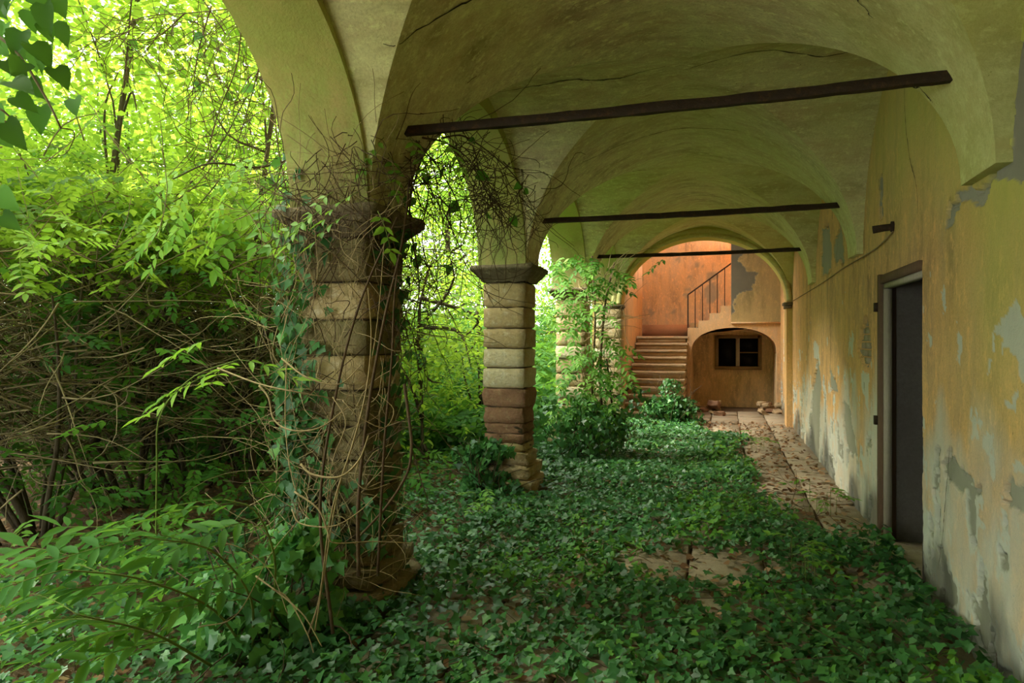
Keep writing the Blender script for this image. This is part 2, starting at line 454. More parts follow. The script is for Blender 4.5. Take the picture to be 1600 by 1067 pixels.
for k in (1, 2): crev |= gb & ~np.roll(gb, -k, 0); crev |= gb & ~np.roll(gb, -k, 1)
crev &= fbm(Y * 5 + 9, Z * 5 + 2) > .47
lip = np.zeros(grey.shape, bool)
for k in (1, 2, 3): lip |= ~gb & (np.roll(gb, k, 0) | np.roll(gb, k, 1))
dep = np.where(grey, 0.013, 0) + crev * .035 + np.where(brickm, 0.05, 0) + (fbm(Y * 2, Z * 2) - .5) * .012 + (fbm(Y * 25, Z * 25, 3) - .5) * .006 + np.where((pale > .6) & ~grey, .003, .0)
Xw = XW + dep
i = np.arange(Y.size).reshape(Y.shape)
q = np.stack([i[:-1, :-1], i[1:, :-1], i[1:, 1:], i[:-1, 1:]], -1).reshape(-1, 4)
cy = ((Y[:-1, :-1] + Y[1:, 1:]) / 2).ravel(); cz = ((Z[:-1, :-1] + Z[1:, 1:]) / 2).ravel()
q = q[~((cy > D0) & (cy < D1) & (cz < DZ))]
wm = MB(); wm.add(np.stack([Xw, Y, Z], -1), q)
wall_right = part('wall_right', wm, M['wall'], kind='structure', smooth=False, label='peeling ochre plaster wall on the right with a doorway',
                  attrs={'grey': np.where(grey, 1., 0.).ravel(), 'pale': pale.ravel(), 'algae': algae.ravel(), 'damp_or_shade': damp_or_shade.ravel()})
b2 = MB(); grid(b2, np.array([[(XW, y, z) for z in (-.1, 4.25)] for y in (-3, 1.0)])); part('rear_stretch', b2, M['wall'], wall_right)
# bricks laid bare behind the fallen plaster
yb, zb = on_wall(1350, 540)
bm_ = MB(); box(bm_, 0, .04, -.115, .115, -.028, .028); bme = bm_.mesh('brick', M['brick'])
mb_ = rough_mat('dusty_bare_brick', (0.44, 0.36, 0.27), (0.36, 0.27, 0.19), (0.45, 0.40, 0.33), scale=9)
bme.materials.clear(); bme.materials.append(mb_)
for r in range(-4, 5):
    for c in range(-1, 2):
        o = link('brick', bme, wall_right); o.matrix_basis = Matrix.Translation((XW + 0.030 + rng.normal(0, .003), yb + c * .245 + (.12 if r % 2 else 0), zb + r * .068))
for px in ([(1437, 360), (1434, 300), (1423, 250), (1417, 190), (1415, 120)], [(1467, 890), (1474, 820), (1478, 760), (1481, 690)], [(1374, 280), (1377, 310), (1378, 350)], [(1312, 345), (1310, 375), (1306, 410)]):
    L = spline(np.array([(XW - .001, *on_wall(*q)) for q in px]), 40); L[:, 1:] += np.cumsum(rng.normal(0, .008, (40, 2)), 0) * .4; L[:, 0] = XW - .004
    c = MB(); ribbon(c, L, np.tile(np.array((-1., 0, 0)), (40, 1)), .009, .002); part('crack', c, M['crack'], wall_right)
# reveal of the doorway and the dark room behind it
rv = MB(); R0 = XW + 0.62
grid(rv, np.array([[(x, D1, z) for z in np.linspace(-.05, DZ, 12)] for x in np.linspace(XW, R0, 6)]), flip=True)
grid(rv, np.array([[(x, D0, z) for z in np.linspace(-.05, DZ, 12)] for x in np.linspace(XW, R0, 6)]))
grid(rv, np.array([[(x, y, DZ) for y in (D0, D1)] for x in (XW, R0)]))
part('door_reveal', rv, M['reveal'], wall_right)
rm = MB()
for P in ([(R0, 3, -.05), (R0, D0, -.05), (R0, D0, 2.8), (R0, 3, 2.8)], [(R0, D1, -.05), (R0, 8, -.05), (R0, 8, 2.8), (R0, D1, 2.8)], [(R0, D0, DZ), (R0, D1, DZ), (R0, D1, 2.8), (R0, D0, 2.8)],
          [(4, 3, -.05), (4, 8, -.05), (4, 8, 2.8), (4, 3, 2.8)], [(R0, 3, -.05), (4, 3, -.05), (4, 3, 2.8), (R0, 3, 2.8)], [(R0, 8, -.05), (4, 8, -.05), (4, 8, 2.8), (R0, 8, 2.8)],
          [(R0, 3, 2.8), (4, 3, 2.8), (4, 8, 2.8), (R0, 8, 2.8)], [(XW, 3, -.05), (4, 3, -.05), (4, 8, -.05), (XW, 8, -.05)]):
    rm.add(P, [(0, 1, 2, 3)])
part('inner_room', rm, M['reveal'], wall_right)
# door frame
dr = thing('door_1', (XW, 5.4, 0), 'tall dark doorway with a worn wooden frame in the ochre wall', 'doorway', kind='structure')
fr = MB(); box(fr, XW - .028, XW + .09, D1 - .005, D1 + .075, -.03, DZ + .07); part('door_jamb', fr, M['wood'], dr)
fr = MB(); box(fr, XW - .022, XW + .05, D0 - .0, D1, DZ - .005, DZ + .06); part('door_lintel', fr, M['wood'], dr)
fr = MB(); box(fr, XW + .0, XW + .055, D1 - .035, D1 - .003, -.03, DZ - .01); part('jamb_strip', fr, M['pale_wood'], dr, label='flaking pale inner jamb strip')
fr = MB(); box(fr, XW + .0, XW + .055, D0 + .01, D1 - .03, DZ - .045, DZ - .005); part('lintel_strip', fr, M['pale_wood'], dr, label='flaking pale inner lintel strip')
fr = MB(); box(fr, XW + .0, XW + .62, D0, D1, -.06, .02); part('threshold', fr, M['paving'], dr)
for zh in (1.85, 0.95):
    fr = MB(); box(fr, XW - .05, XW - .02, D1 + .05, D1 + .10, zh - .03, zh + .04); part('hinge_pin', fr, M['iron'], dr, label='rusty hinge stub')

# ---- vault
vm = MB()
tau = np.sin(np.linspace(-math.pi / 2, math.pi / 2, 41)); ss = np.sin(np.linspace(0, math.pi / 2, 22))


def sq(v): return np.sqrt(np.clip(1 - np.abs(v) ** VP, 0, 1))


def wob(P):
    P = P.copy(); P[..., 2] += (fbm(P[..., 0] * 1.1 + 30, P[..., 1] * 1.1 + 30, 2) - .5) * .05; return P


S, T = np.meshgrid(ss, tau, indexing='ij')
for bi, yc in enumerate(BAYS):
    for sg in (-1, 1):
        grid(vm, wob(np.stack([XC + XA * S * T, yc + sg * BB * S, ZS + RISE * sq(S * T)], -1)), flip=sg > 0)
        grid(vm, wob(np.stack([XC + sg * XA * S, yc + BB * S * T, ZS + RISE * sq(S * T)], -1)), flip=sg < 0)
    xx = np.array([XF, 1.235])
    XX, TT = np.meshgrid(xx, tau, indexing='ij')
    grid(vm, wob(np.stack([XX, yc + BB * TT, ZS + RISE * sq(TT)], -1)))
for yp in [-2.79] + PY + [13.51]:
    y0, y1 = yp - PH, yp + PH
    YY, TT = np.meshgrid(np.array([y0, yp, y1]), tau, indexing='ij')
    grid(vm, wob(np.stack([XC + XA * TT, YY, ZS + RISE * sq(TT)], -1)))
    P = np.array([[(x, y, ZS) for y in (y0, y1)] for x in (XF, 1.235)]); grid(vm, wob(P), flip=True)
VV = np.concatenate(vm.V)
al = np.clip(np.clip((VV[:, 0] + 2.2) / 3.2, 0, 1) * .35 + .1 + (fbm(VV[:, 0] * .9, VV[:, 1] * .9) - .5) * .9, 0, .75)
al *= 1.0
z0 = np.zeros(len(VV))
ceiling = part('ceiling', vm, M['vault'], smooth=True, kind='structure', label='olive green limewashed groin vault over the arcade', attrs={'algae': al, 'grey': z0, 'pale': z0, 'damp_or_shade': z0})


for pts in ([(-1.95, 5.5), (-1.3, 5.42), (-.9, 5.5), (-.42, 5.36)], [(-.3, 5.45), (.2, 5.3), (.7, 5.5), (1.1, 5.4)], [(-1.6, 6.5), (-1.0, 6.9), (-.3, 7.0), (.2, 6.85)],
            [(-1.7, 3.2), (-1.2, 3.4), (-.7, 3.25)], [(.2, 3.9), (.55, 3.75), (.8, 3.9)], [(-1.9, 8.4), (-1.2, 8.6), (-.6, 8.55)], [(0.75, 4.6), (0.95, 4.1), (1.03, 3.9)]):
    L = spline(np.array([(a, b_, 0) for a, b_ in pts]), 40); L[:, :2] += np.cumsum(rng.normal(0, .011, (40, 2)), 0) * .5
    L[:, 0] = np.clip(L[:, 0], -1.94, 1.12)
    P = np.array([(x, y, vault_z(x, y) + (float(fbm(np.array([x * 1.1 + 30]), np.array([y * 1.1 + 30]), 2)[0]) - .5) * .05) for x, y, _ in L])
    e = 1e-3
    Nn = np.array([(vault_z(x + e, y) - vault_z(x - e, y), vault_z(x, y + e) - vault_z(x, y - e), -2 * e) for x, y, _ in P]); Nn /= np.linalg.norm(Nn, axis=1)[:, None]
    c = MB(); ribbon(c, P, Nn, .011, .006); part('crack', c, M['crack'], ceiling)

# ---- left arcade wall over the pillars
lw = MB(); XO = -2.47
ab, ar, az = 1.375, 1.20, 2.37
tt = np.linspace(-math.pi / 2, math.pi / 2, 33)
for yc in BAYS:
    cy_ = yc + ab * np.sin(tt); cz_ = az + ar * np.cos(tt)
    grid(lw, np.stack([np.stack([np.full(33, x), cy_, cz_], -1) for x in (XO, -2.30, -2.12, XL)]))
    for x, fl in ((XL, False), (XO, True)):
        top = np.stack([np.full(33, x), np.linspace(yc - BL, yc + BL, 33), np.full(33, 3.76 if x == XL else 6.0)], -1)
        grid(lw, np.stack([np.stack([np.full(33, x), cy_, cz_], -1), top]), flip=not fl)
for yp in [-2.79] + PY + [13.51]:
    for x, fl in ((XL, False), (XO, True)):
        lw.add([(x, yp - .245, az), (x, yp + .245, az), (x, yp, 6.0 if x == XO else 3.76)], [(0, 1, 2)])
    lw.add([(XO, yp - .245, az), (XL, yp - .245, az), (XL, yp + .245, az), (XO, yp + .245, az)], [(0, 1, 2, 3)])
VV = np.concatenate(lw.V); z0 = np.zeros(len(VV))
al = np.clip((VV[:, 2] - 2.6) / 1.2, 0, .5)
wall_left = part('wall_left', lw, M['arch'], smooth=False, kind='structure', label='limewashed arcade wall of round arches on the pillars', attrs={'algae': al, 'grey': z0, 'pale': z0, 'damp_or_shade': z0})
rf = MB(); box(rf, XO - .3, 4.1, -3, 13.3, 5.9, 6.1); part('roof_slab', rf, M['wood'], wall_left)
rw = MB(); grid(rw, np.array([[(x, -2.9, z) for z in (2.3, 6.0)] for x in (-2.5, 1.25)])); grid(rw, np.array([[(x, -2.9, z) for z in (-.1, 2.3)] for x in (-2.5, 1.25)])); tag(link('wall_rear', rw.mesh('wall_rear', M['arch'])), 'unseen plaster wall closing the arcade behind the viewer, shut to cut the light', None, None, 'structure')  # unseen end closed down to the floor to keep light off the near bay


# ---- pillars with rusticated courses
def stone_mesh(hx, hy, h, mat, rough=.012, seed=0, bev=.008):
    """a quarry-faced course: pillowed box of 5x5 cells a side"""
    r = np.random.default_rng(seed); mb = MB(); n = 6
    u = np.linspace(-1, 1, n)
    def prof(a): return np.sign(a) * np.minimum(abs(a), 1)
    per = [(-1, v) for v in u[:-1]] + [(v, 1) for v in u[:-1]] + [(1, -v) for v in u[:-1]] + [(-v, -1) for v in u[:-1]]
    lv = [(-1, 1 - bev / hx * 1.6), (-.86, 1), (-.3, 1), (.3, 1), (.86, 1), (1, 1 - bev / hx * 1.6)]
    rows = []
    for zc_, k in lv:
        row = []
        for a, b_ in per:
            kk = k - (0.025 if abs(a) == 1 and abs(b_) == 1 else 0)
            row.append((a * hx * kk + r.normal(0, rough * .5), b_ * hy * kk + r.normal(0, rough * .5), zc_ * h / 2 + r.normal(0, rough * .25)))
        rows.append(row)
    P = np.array(rows); m_ = len(per)
    i_ = np.arange(len(rows) * m_).reshape(len(rows), m_); j_ = np.roll(i_, -1, 1)
    q_ = np.stack([i_[:-1], i_[1:], j_[1:], j_[:-1]], -1).reshape(-1, 4)
    off = mb.add(P.reshape(-1, 3), q_)
    mb.F.append(i_[-1][None, ::-1] + off); mb.F.append(i_[0][None] + off)
    return mb.mesh('stone_block', mat)


def pillar(yp, label, mats, seed, gap=.014, ero=.020):
    r = np.random.default_rng(seed)
    t = thing('stone_pillar', (PX, yp, 0), label, 'pillar', kind='thing')
    c = MB(); box(c, PX - PH + .035, PX + PH - .035, yp - PH + .035, yp + PH - .035, .2, 2.22); part('core', c, M['mortar'], t)
    z = .42; k = 0
    hs = [.085, .095, .10, .165, .185, .205, .195, .20, .21, .25]
    tot = sum(hs); hs = [h * (2.20 - z) / tot for h in hs]
    for k, h in enumerate(hs):
        er = .02 if k < 3 else 0
        me = stone_mesh(PH - er + r.normal(0, .004), PH - er + r.normal(0, .004), h - (gap if k > 4 else gap * .4), mats[min(k, len(mats) - 1)], .010 if k > 4 else ero, seed * 31 + k)
        o = link('stone_block', me, t); o.matrix_basis = Matrix.Translation((PX + r.normal(0, .004), yp + r.normal(0, .004), z + h / 2)); z += h
    # base of two flaring courses
    for z0_, z1_, e0, e1 in ((-.05, .15, .11, .10), (.15, .28, .07, .05), (.28, .42, .03, .005)):
        me = stone_mesh(PH + (e0 + e1) / 2, PH + (e0 + e1) / 2, z1_ - z0_ - .008, mats[0], .028, seed * 7 + int(z1_ * 100), .04)
        o = link('base_course', me, t); o.matrix_basis = Matrix.Translation((PX, yp, (z0_ + z1_) / 2)) @ Matrix.Rotation(r.normal(0, .02), 4, 'Z')
    # impost: stepped moulding
    c = MB(); prof = [(0, 2.20), (.015, 2.215), (.02, 2.235), (.055, 2.27), (.085, 2.30), (.09, 2.315), (.11, 2.32), (.11, 2.365), (.095, 2.375), (.0, 2.38)]
    rows = []
    nseg = 9
    for e, zz in prof:
        row = []; hh = PH + e
        u = np.linspace(-1, 1, nseg)[:-1]
        for a, b_ in [(-1, v) for v in u] + [(v, 1) for v in u] + [(1, -v) for v in u] + [(-v, -1) for v in u]:
            row.append((PX + a * hh + r.normal(0, .006), yp + b_ * hh + r.normal(0, .006), zz + r.normal(0, .004)))
        rows.append(row)
    P = np.array(rows); m_ = P.shape[1]; i_ = np.arange(len(rows) * m_).reshape(len(rows), m_); j_ = np.roll(i_, -1, 1)
    off = c.add(P.reshape(-1, 3), np.stack([i_[:-1], i_[1:], j_[1:], j_[:-1]], -1).reshape(-1, 4)); c.F.append(i_[-1][None, ::-1] + off)
    part('impost', c, M['impost'], t)
    return t


S_, SP, SDK, BR = M['stone'], M['stone_pale'], M['stone_dark'], M['brick']
pillar(3.73, 'nearest stone pillar, wrapped in ivy and tangled tan vines', [SDK] * 6 + [S_, SDK, S_, SDK], 11, .010, .034)
pillar(6.99, 'bare sandstone pillar with worn courses, second from the viewer', [S_, BR, BR, BR, BR, SP, SP, S_, S_, S_], 12)
pillar(10.25, 'third pillar, pale courses half hidden by climbing wisteria', [S_, S_, S_, SP, S_, S_, SP, S_, S_, S_], 13)
pillar(0.47, 'pillar beside the viewer outside the photo', [S_], 14)

# ---- end wall with its round arch
ew = MB(); EA, EB = -1.9, 1.1; ec, ea, ez, er = (EA + EB) / 2, (EB - EA) / 2, 2.3, 1.22
tt = np.linspace(-math.pi / 2, math.pi / 2, 41); ax_, az_ = ec + ea * np.sin(tt), ez + er * np.cos(tt)
Y0, Y1 = 13.27, 13.72
cv = [np.concatenate([[(EA, y, 0)], np.stack([ax_, np.full(41, y), az_], -1), [(EB, y, 0)]]) for y in (Y0, Y1)]
grid(ew, np.stack(cv))
for y, fl in ((Y0, False), (Y1, True)):
    c = np.concatenate([[(EA, y, 0)], np.stack([ax_, np.full(41, y), az_], -1), [(EB, y, 0)]])
    o_ = np.concatenate([[(-2.47, y, 0)], [(x, y, 3.9 if abs(t_) < 1.2 else 3.9) for x, t_ in zip(np.linspace(-2.47, 1.25, 41), tt)], [(1.25, y, 0)]])
    grid(ew, np.stack([c, o_]), flip=not fl)
VV = np.concatenate(ew.V); z0 = np.zeros(len(VV))
wall_end = part('wall_end', ew, M['wall'], kind='structure', label='end wall of the arcade pierced by a wide round arch', attrs={'algae': np.clip((VV[:, 2] - 2.0) / 1.2, 0, .85), 'grey': z0, 'pale': z0, 'damp_or_shade': z0})
rg = MB()
for (k0, k1, yy) in ((1.0, 1.06, Y0 - .035), (1.06, 1.13, Y0 - .02)):
    A = [np.stack([ec + ea * k * np.sin(tt), np.full(41, y), ez + er * k * np.cos(tt)], -1) for k, y in ((k0, Y0 + .01), (k0, yy), (k1, yy), (k1, Y0 + .01))]
    grid(rg, np.stack(A))
part('archivolt', rg, M['vault'], wall_end, smooth=False, attrs={'algae': np.full(rg.n, .4), 'grey': np.zeros(rg.n), 'pale': np.zeros(rg.n), 'damp_or_shade': np.zeros(rg.n)})
for side, x0_, x1_ in (('left', -2.40, -1.87), ('right', 1.05, 1.21)):
    c = MB(); box(c, x0_, x1_, Y0 - .06, Y1 - .1, 2.22, 2.27); box(c, x0_ + .02, x1_ - .02, Y0 - .03, Y1 - .13, 2.16, 2.22); part('arch_impost', c, M['impost'], wall_end)
z = .1
for k in range(11):
    h = .19; me = stone_mesh(.27, .2, h - .012, [SP, S_, S_][k % 3], .008, 500 + k); o = link('stone_block', me, wall_end); o.matrix_basis = Matrix.Translation((-2.16, 13.42, z + h / 2)); z += h

# ---- stair room
def panel(name, P, mat, label, extra=None, flip=False):
    mb = MB(); grid(mb, P, flip=flip); zz = np.zeros(mb.n)
    at_ = {'algae': zz, 'grey': zz, 'pale': zz, 'damp_or_shade': zz}
    if extra: at_.update({k: v.ravel() for k, v in extra.items()})
    return part(name, mb, mat, kind='structure', label=label, attrs=at_)


U, Wv = np.meshgrid(np.linspace(-1.95, 3.1, 90), np.linspace(0, 5.6, 90), indexing='ij')
gm = ((fbm(U * 3.5, Wv * 3.5, 5) > .68) & (Wv < 3.7)) | (inpoly(U + (fbm(U * 9, Wv * 9) - .5) * .2, Wv, [(-.45, 2.9), (-.2, 3.0), (-.1, 2.6), (-.35, 2.45)]))
panel('wall_back', np.stack([U, np.full(U.shape, 17.3), Wv], -1), M['orange'], 'bright orange plaster wall behind the stair landing', {'grey': gm * .7})
U, Wv = np.meshgrid(np.array([13.72, 13.95, 14.95, 17.3]), np.array([-.1, 2.8, 4.4, 5.6]), indexing='ij')
sw = MB(); i_ = np.arange(16).reshape(4, 4); q_ = np.stack([i_[:-1, :-1], i_[1:, :-1], i_[1:, 1:], i_[:-1, 1:]], -1); keep = np.ones((3, 3), bool); keep[1, 1] = False  # middle opening invented for the fill light, out of view
sw.add(np.stack([np.full(U.shape, -1.95), U, Wv], -1).reshape(-1, 3), q_[keep])
part('wall_stairwell_left', sw, M['orange'], kind='structure', label='orange plaster wall left of the stair', attrs={k: np.zeros(16) for k in ('algae', 'grey', 'pale', 'damp_or_shade')})
bb = MB(); box(bb, -1.95, -.72, 17.27, 17.3, 1.67, 1.96); part('baseboard_back', bb, M['dado'], kind='structure', label='dark red painted dado along the landing wall')
# front wall of the alcove with its low arch; steps up to the right
aw = MB(); AL, AR = -.70, 1.13; ac, aa, asz, arr = (AL + AR) / 2, (AR - AL) / 2, 1.28, .58
tt = np.linspace(-math.pi / 2, math.pi / 2, 33); ax_, az_ = ac + aa * np.sin(tt), asz + arr * np.abs(np.cos(tt)) ** .8
AY0, AY1 = 16.0, 16.2


def top_z(x):
    if x > .165: return 5.6
    return 1.70 + .165 * max(0, math.floor((x + .75) / .235) + 1) * (1 if x > -.74 else 0)


curve = np.concatenate([[(AL, 0.0)], np.stack([ax_, az_], -1), [(AR, 0.0)]])
grid(aw, np.stack([np.stack([curve[:, 0], np.full(len(curve), y), curve[:, 1]], -1) for y in (AY0, AY1)]))
for y, fl in ((AY0, False), (AY1, True)):
    # piers at both sides
    aw.add([(-.78, y, 0), (AL, y, 0), (AL, y, asz), (-.78, y, 1.70)], [(0, 1, 2, 3) if not fl else (3, 2, 1, 0)])
    aw.add([(AR, y, 0), (1.25, y, 0), (1.25, y, 1.9), (AR, y, asz)], [(0, 1, 2, 3) if not fl else (3, 2, 1, 0)])
    lo = np.stack([ax_, np.full(33, y), az_], -1); xs_ = np.linspace(-.78, 1.25, 33)
    hi = np.stack([xs_, np.full(33, y), np.linspace(1.70, 1.90, 33)], -1); grid(aw, np.stack([lo, hi]), flip=not fl)
    for k in range(4):
        x0_ = -.78 + .24 * k; z1_ = 1.86 + .165 * k; zb0 = 1.70 + .2 * (x0_ + .78) / 2.03
        x1_ = min(x0_ + .24, .165); zb1 = 1.70 + .2 * (x1_ + .78) / 2.03
        aw.add([(x0_, y, zb0), (x1_, y, zb1), (x1_, y, z1_), (x0_, y, z1_)], [(0, 1, 2, 3)])
    aw.add([(.165, y, 1.79), (1.25, y, 1.9), (1.25, y, 5.6), (.165, y, 5.6)], [(0, 1, 2, 3)])
aw.add([(.165, AY0, 2.3), (.165, AY1, 2.3), (.165, AY1, 5.6), (.165, AY0, 5.6)], [(0, 1, 2, 3)])
zz = np.zeros(aw.n)
wall_alcove = part('wall_alcove', aw, M['orange'], kind='structure', label='orange wall under the upper flight with a low arched recess', attrs={'algae': zz, 'grey': zz, 'pale': zz, 'damp_or_shade': zz})
# panel over the arch, its shade painted in as darkening; grey where plaster fell
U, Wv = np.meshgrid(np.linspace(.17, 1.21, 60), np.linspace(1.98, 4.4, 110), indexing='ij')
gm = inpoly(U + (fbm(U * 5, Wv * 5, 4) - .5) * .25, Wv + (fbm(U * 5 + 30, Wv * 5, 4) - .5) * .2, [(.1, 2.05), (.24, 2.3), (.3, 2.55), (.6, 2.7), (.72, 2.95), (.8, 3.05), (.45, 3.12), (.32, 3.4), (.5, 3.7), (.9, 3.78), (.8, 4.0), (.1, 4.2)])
panel('trim_1', np.stack([U, np.full(U.shape, 15.985) + gm * .01, Wv], -1), M['alcove'], 'ochre plaster, shade painted into its colour, with a grey bare patch above the low arch', {'grey': gm * 1., 'algae': np.full(U.shape, .2), 'damp_or_shade': np.where(gm, .5, .28)}, flip=True)
led = MB(); box(led, .165, 1.21, 15.94, 16.0, 1.95, 1.985); part('trim_2', led, M['orange'], kind='structure', label='thin plaster ledge above the low arch', attrs={k: np.zeros(led.n) for k in ('algae', 'grey', 'pale', 'damp_or_shade')})
# alcove back, soffit, side
WX0, WX1, WZ0, WZ1 = -.14, .82, .93, 1.64
U, Wv = np.meshgrid(np.array([-.78, WX0, WX1, 1.25]), np.array([-.1, WZ0, WZ1, 2.0]), indexing='ij')
ab_ = MB(); P = np.stack([U, np.full(U.shape, 17.18), Wv], -1); i_ = np.arange(16).reshape(4, 4)
q_ = np.stack([i_[:-1, :-1], i_[1:, :-1], i_[1:, 1:], i_[:-1, 1:]], -1); keep = np.ones((3, 3), bool); keep[1, 1] = False
ab_.add(P.reshape(-1, 3), q_[keep])
part('alcove_back', ab_, M['alcove'], wall_alcove, attrs={k: np.full(ab_.n, v) for k, v in (('algae', .08), ('grey', 0), ('pale', 0), ('damp_or_shade', 0))})
so = MB(); grid(so, np.stack([np.stack([ax_, np.full(33, y), az_ + .01], -1) for y in (16.2, 17.18)]))
so.add([(-.7, 16.2, 0), (-.7, 17.18, 0), (-.7, 17.18, asz), (-.7, 16.2, asz)], [(0, 1, 2, 3)]); so.add([(1.13, 16.2, 0), (1.13, 17.18, 0), (1.13, 17.18, asz), (1.13, 16.2, asz)], [(3, 2, 1, 0)])
part('alcove_soffit', so, M['alcove'], wall_alcove, attrs={k: np.zeros(so.n) for k in ('algae', 'grey', 'pale', 'damp_or_shade')})
# window in the recess
wn = thing('window_1', (.34, 17.2, WZ0), 'small dark two-light window with wooden frame in the arched recess', 'window', kind='structure')
fr = MB()
for a in ((WX0 - .05, WX0 + .03, WZ0 - .04, WZ1 + .05), (WX1 - .03, WX1 + .05, WZ0 - .04, WZ1 + .05)): box(fr, a[0], a[1], 17.13, 17.22, a[2], a[3])
box(fr, WX0, WX1, 17.13, 17.22, WZ1 - .02, WZ1 + .05); part('window_frame', fr, M['frame'], wn)
fr = MB(); box(fr, WX0 - .05, WX1 + .05, 17.09, 17.22, WZ0 - .06, WZ0 + .02); part('window_sill', fr, M['frame'], wn)
mx_ = (WX0 + WX1) / 2 - .01
fr = MB(); box(fr, mx_ - .045, mx_ + .045, 17.14, 17.21, WZ0, WZ1); part('mullion', fr, M['pale_wood'], wn)
fr = MB(); box(fr, mx_ + .04, WX1 - .02, 17.15, 17.19, 1.27, 1.295); part('glazing_bar', fr, M['frame'], wn)
for x0_, x1_, z0_, z1_ in ((WX0 + .03, mx_ - .045, WZ0, WZ1), (mx_ + .045, WX1 - .03, WZ0, 1.27), (mx_ + .045, WX1 - .03, 1.295, WZ1)):
    fr = MB(); box(fr, x0_, x1_, 17.185, 17.19, z0_, z1_); part('pane', fr, M['glass'], wn)
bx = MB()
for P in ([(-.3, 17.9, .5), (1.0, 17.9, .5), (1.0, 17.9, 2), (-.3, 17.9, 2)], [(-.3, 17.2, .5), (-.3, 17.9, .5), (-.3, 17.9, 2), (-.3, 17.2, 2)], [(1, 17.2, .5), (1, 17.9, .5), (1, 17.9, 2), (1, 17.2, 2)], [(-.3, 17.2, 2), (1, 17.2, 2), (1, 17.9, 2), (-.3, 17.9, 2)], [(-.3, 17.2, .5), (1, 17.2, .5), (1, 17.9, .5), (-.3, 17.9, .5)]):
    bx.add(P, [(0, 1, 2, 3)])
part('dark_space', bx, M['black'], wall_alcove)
# right side of the upper flight: a wall with a tall window opening, and a ceiling
sr = MB()
for y0_, y1_, z0_, z1_ in ((16.2, 17.3, 1.9, 3.5), (16.2, 17.3, 5.1, 5.6)): sr.add([(3.1, y0_, z0_), (3.1, y1_, z0_), (3.1, y1_, z1_), (3.1, y0_, z1_)], [(3, 2, 1, 0)])
sr.add([(1.25, 16.2, 1.9), (3.1, 16.2, 1.9), (3.1, 16.2, 5.6), (1.25, 16.2, 5.6)], [(0, 1, 2, 3)])
part('wall_stairwell_right', sr, M['orange'], kind='structure', label='orange wall with the upper stair window, behind the flight', attrs={k: np.zeros(sr.n) for k in ('algae', 'grey', 'pale', 'damp_or_shade')})
cl = MB(); cl.add([(-1.95, 13.7, 5.6), (3.1, 13.7, 5.6), (3.1, 17.3, 5.6), (-1.95, 17.3, 5.6)], [(3, 2, 1, 0)]); cl.add([(-1.95, 13.72, 3.8), (1.25, 13.72, 3.8), (1.25, 13.72, 5.6), (-1.95, 13.72, 5.6)], [(0, 1, 2, 3)])
cl.add([(1.22, 13.7, 4.2), (1.22, 16.0, 4.2), (1.22, 16.0, 5.6), (1.22, 13.7, 5.6)], [(0, 1, 2, 3)])
part('ceiling_stairwell', cl, M['alcove'], kind='structure', label='plaster ceiling of the stairwell', attrs={k: np.zeros(cl.n) for k in ('algae', 'grey', 'pale', 'damp_or_shade')})

# stairs
st = thing('staircase', (-1.34, 13.6, 0), 'worn stone staircase rising beyond the end arch', 'stairs', kind='thing')
for k in range(11):
    s = MB(); y0_ = 13.62 + .235 * k; z1_ = .152 * (k + 1); r = np.random.default_rng(80 + k)
    box(s, -1.92, -.80, y0_ + .03, 16.25, z1_ - .152, z1_ - .045)
    xs_ = np.linspace(-1.93, -.77, 15)
    wear = -.018 * np.exp(-((xs_ + 1.3) / .28) ** 2) + r.normal(0, .004, 15)
    P = np.array([[(x, y0_ + r.normal(0, .006), z1_ - .05), (x, y0_ - .008 + r.normal(0, .006), z1_ - .012 + wv), (x, y0_ + .02, z1_ + wv), (x, y0_ + .27, z1_)] for x, wv in zip(xs_, wear)])
    grid(s, P, flip=True); s.add([P[-1][0], P[-1][1], P[-1][2], P[-1][3], (-.77, y0_ + .27, z1_ - .05)], [(0, 1, 2, 3, 4)])
    part('step', s, M['step'], st)
s = MB(); box(s, -1.93, -.76, 16.2, 17.3, 1.60, 1.674); part('landing', s, M['step'], st)
s = MB(); box(s, -.82, -.78, 16.0, 17.2, 0, 1.62); part('landing_wall', s, M['step'], st)
for k in range(9):
    s = MB(); x0_ = -.76 + .24 * k; z1_ = 1.674 + .165 * (k + 1); box(s, x0_, x0_ + .26, 16.2, 17.28, max(1.88, z1_ - .2), z1_); part('upper_step', s, M['step'], st)
# iron railing of the upper flight
rl = thing('iron_railing', (-.76, 16.03, 1.7), 'thin rusty iron handrail with upright bars along the upper flight', 'railing')
r0, r1 = np.array((-.775, 16.06, 2.62)), np.array((.24, 16.06, 3.36))
t_ = MB(); tube(t_, [r0, (r0 + r1) / 2, r1], .016, sides=6); part('handrail', t_, M['iron'], rl)
t_ = MB(); tube(t_, [(-.775, 16.06, 1.15), (-.775, 16.06, 2.62)], .017, sides=6); part('newel_post', t_, M['iron'], rl)
for k in range(1, 7):
    p = r0 + (r1 - r0) * (k / 6.3); t_ = MB(); tube(t_, [(p[0], 16.06, 1.74 + .66 * (k / 6.3)), p], .010, sides=5); part('baluster', t_, M['iron'], rl)

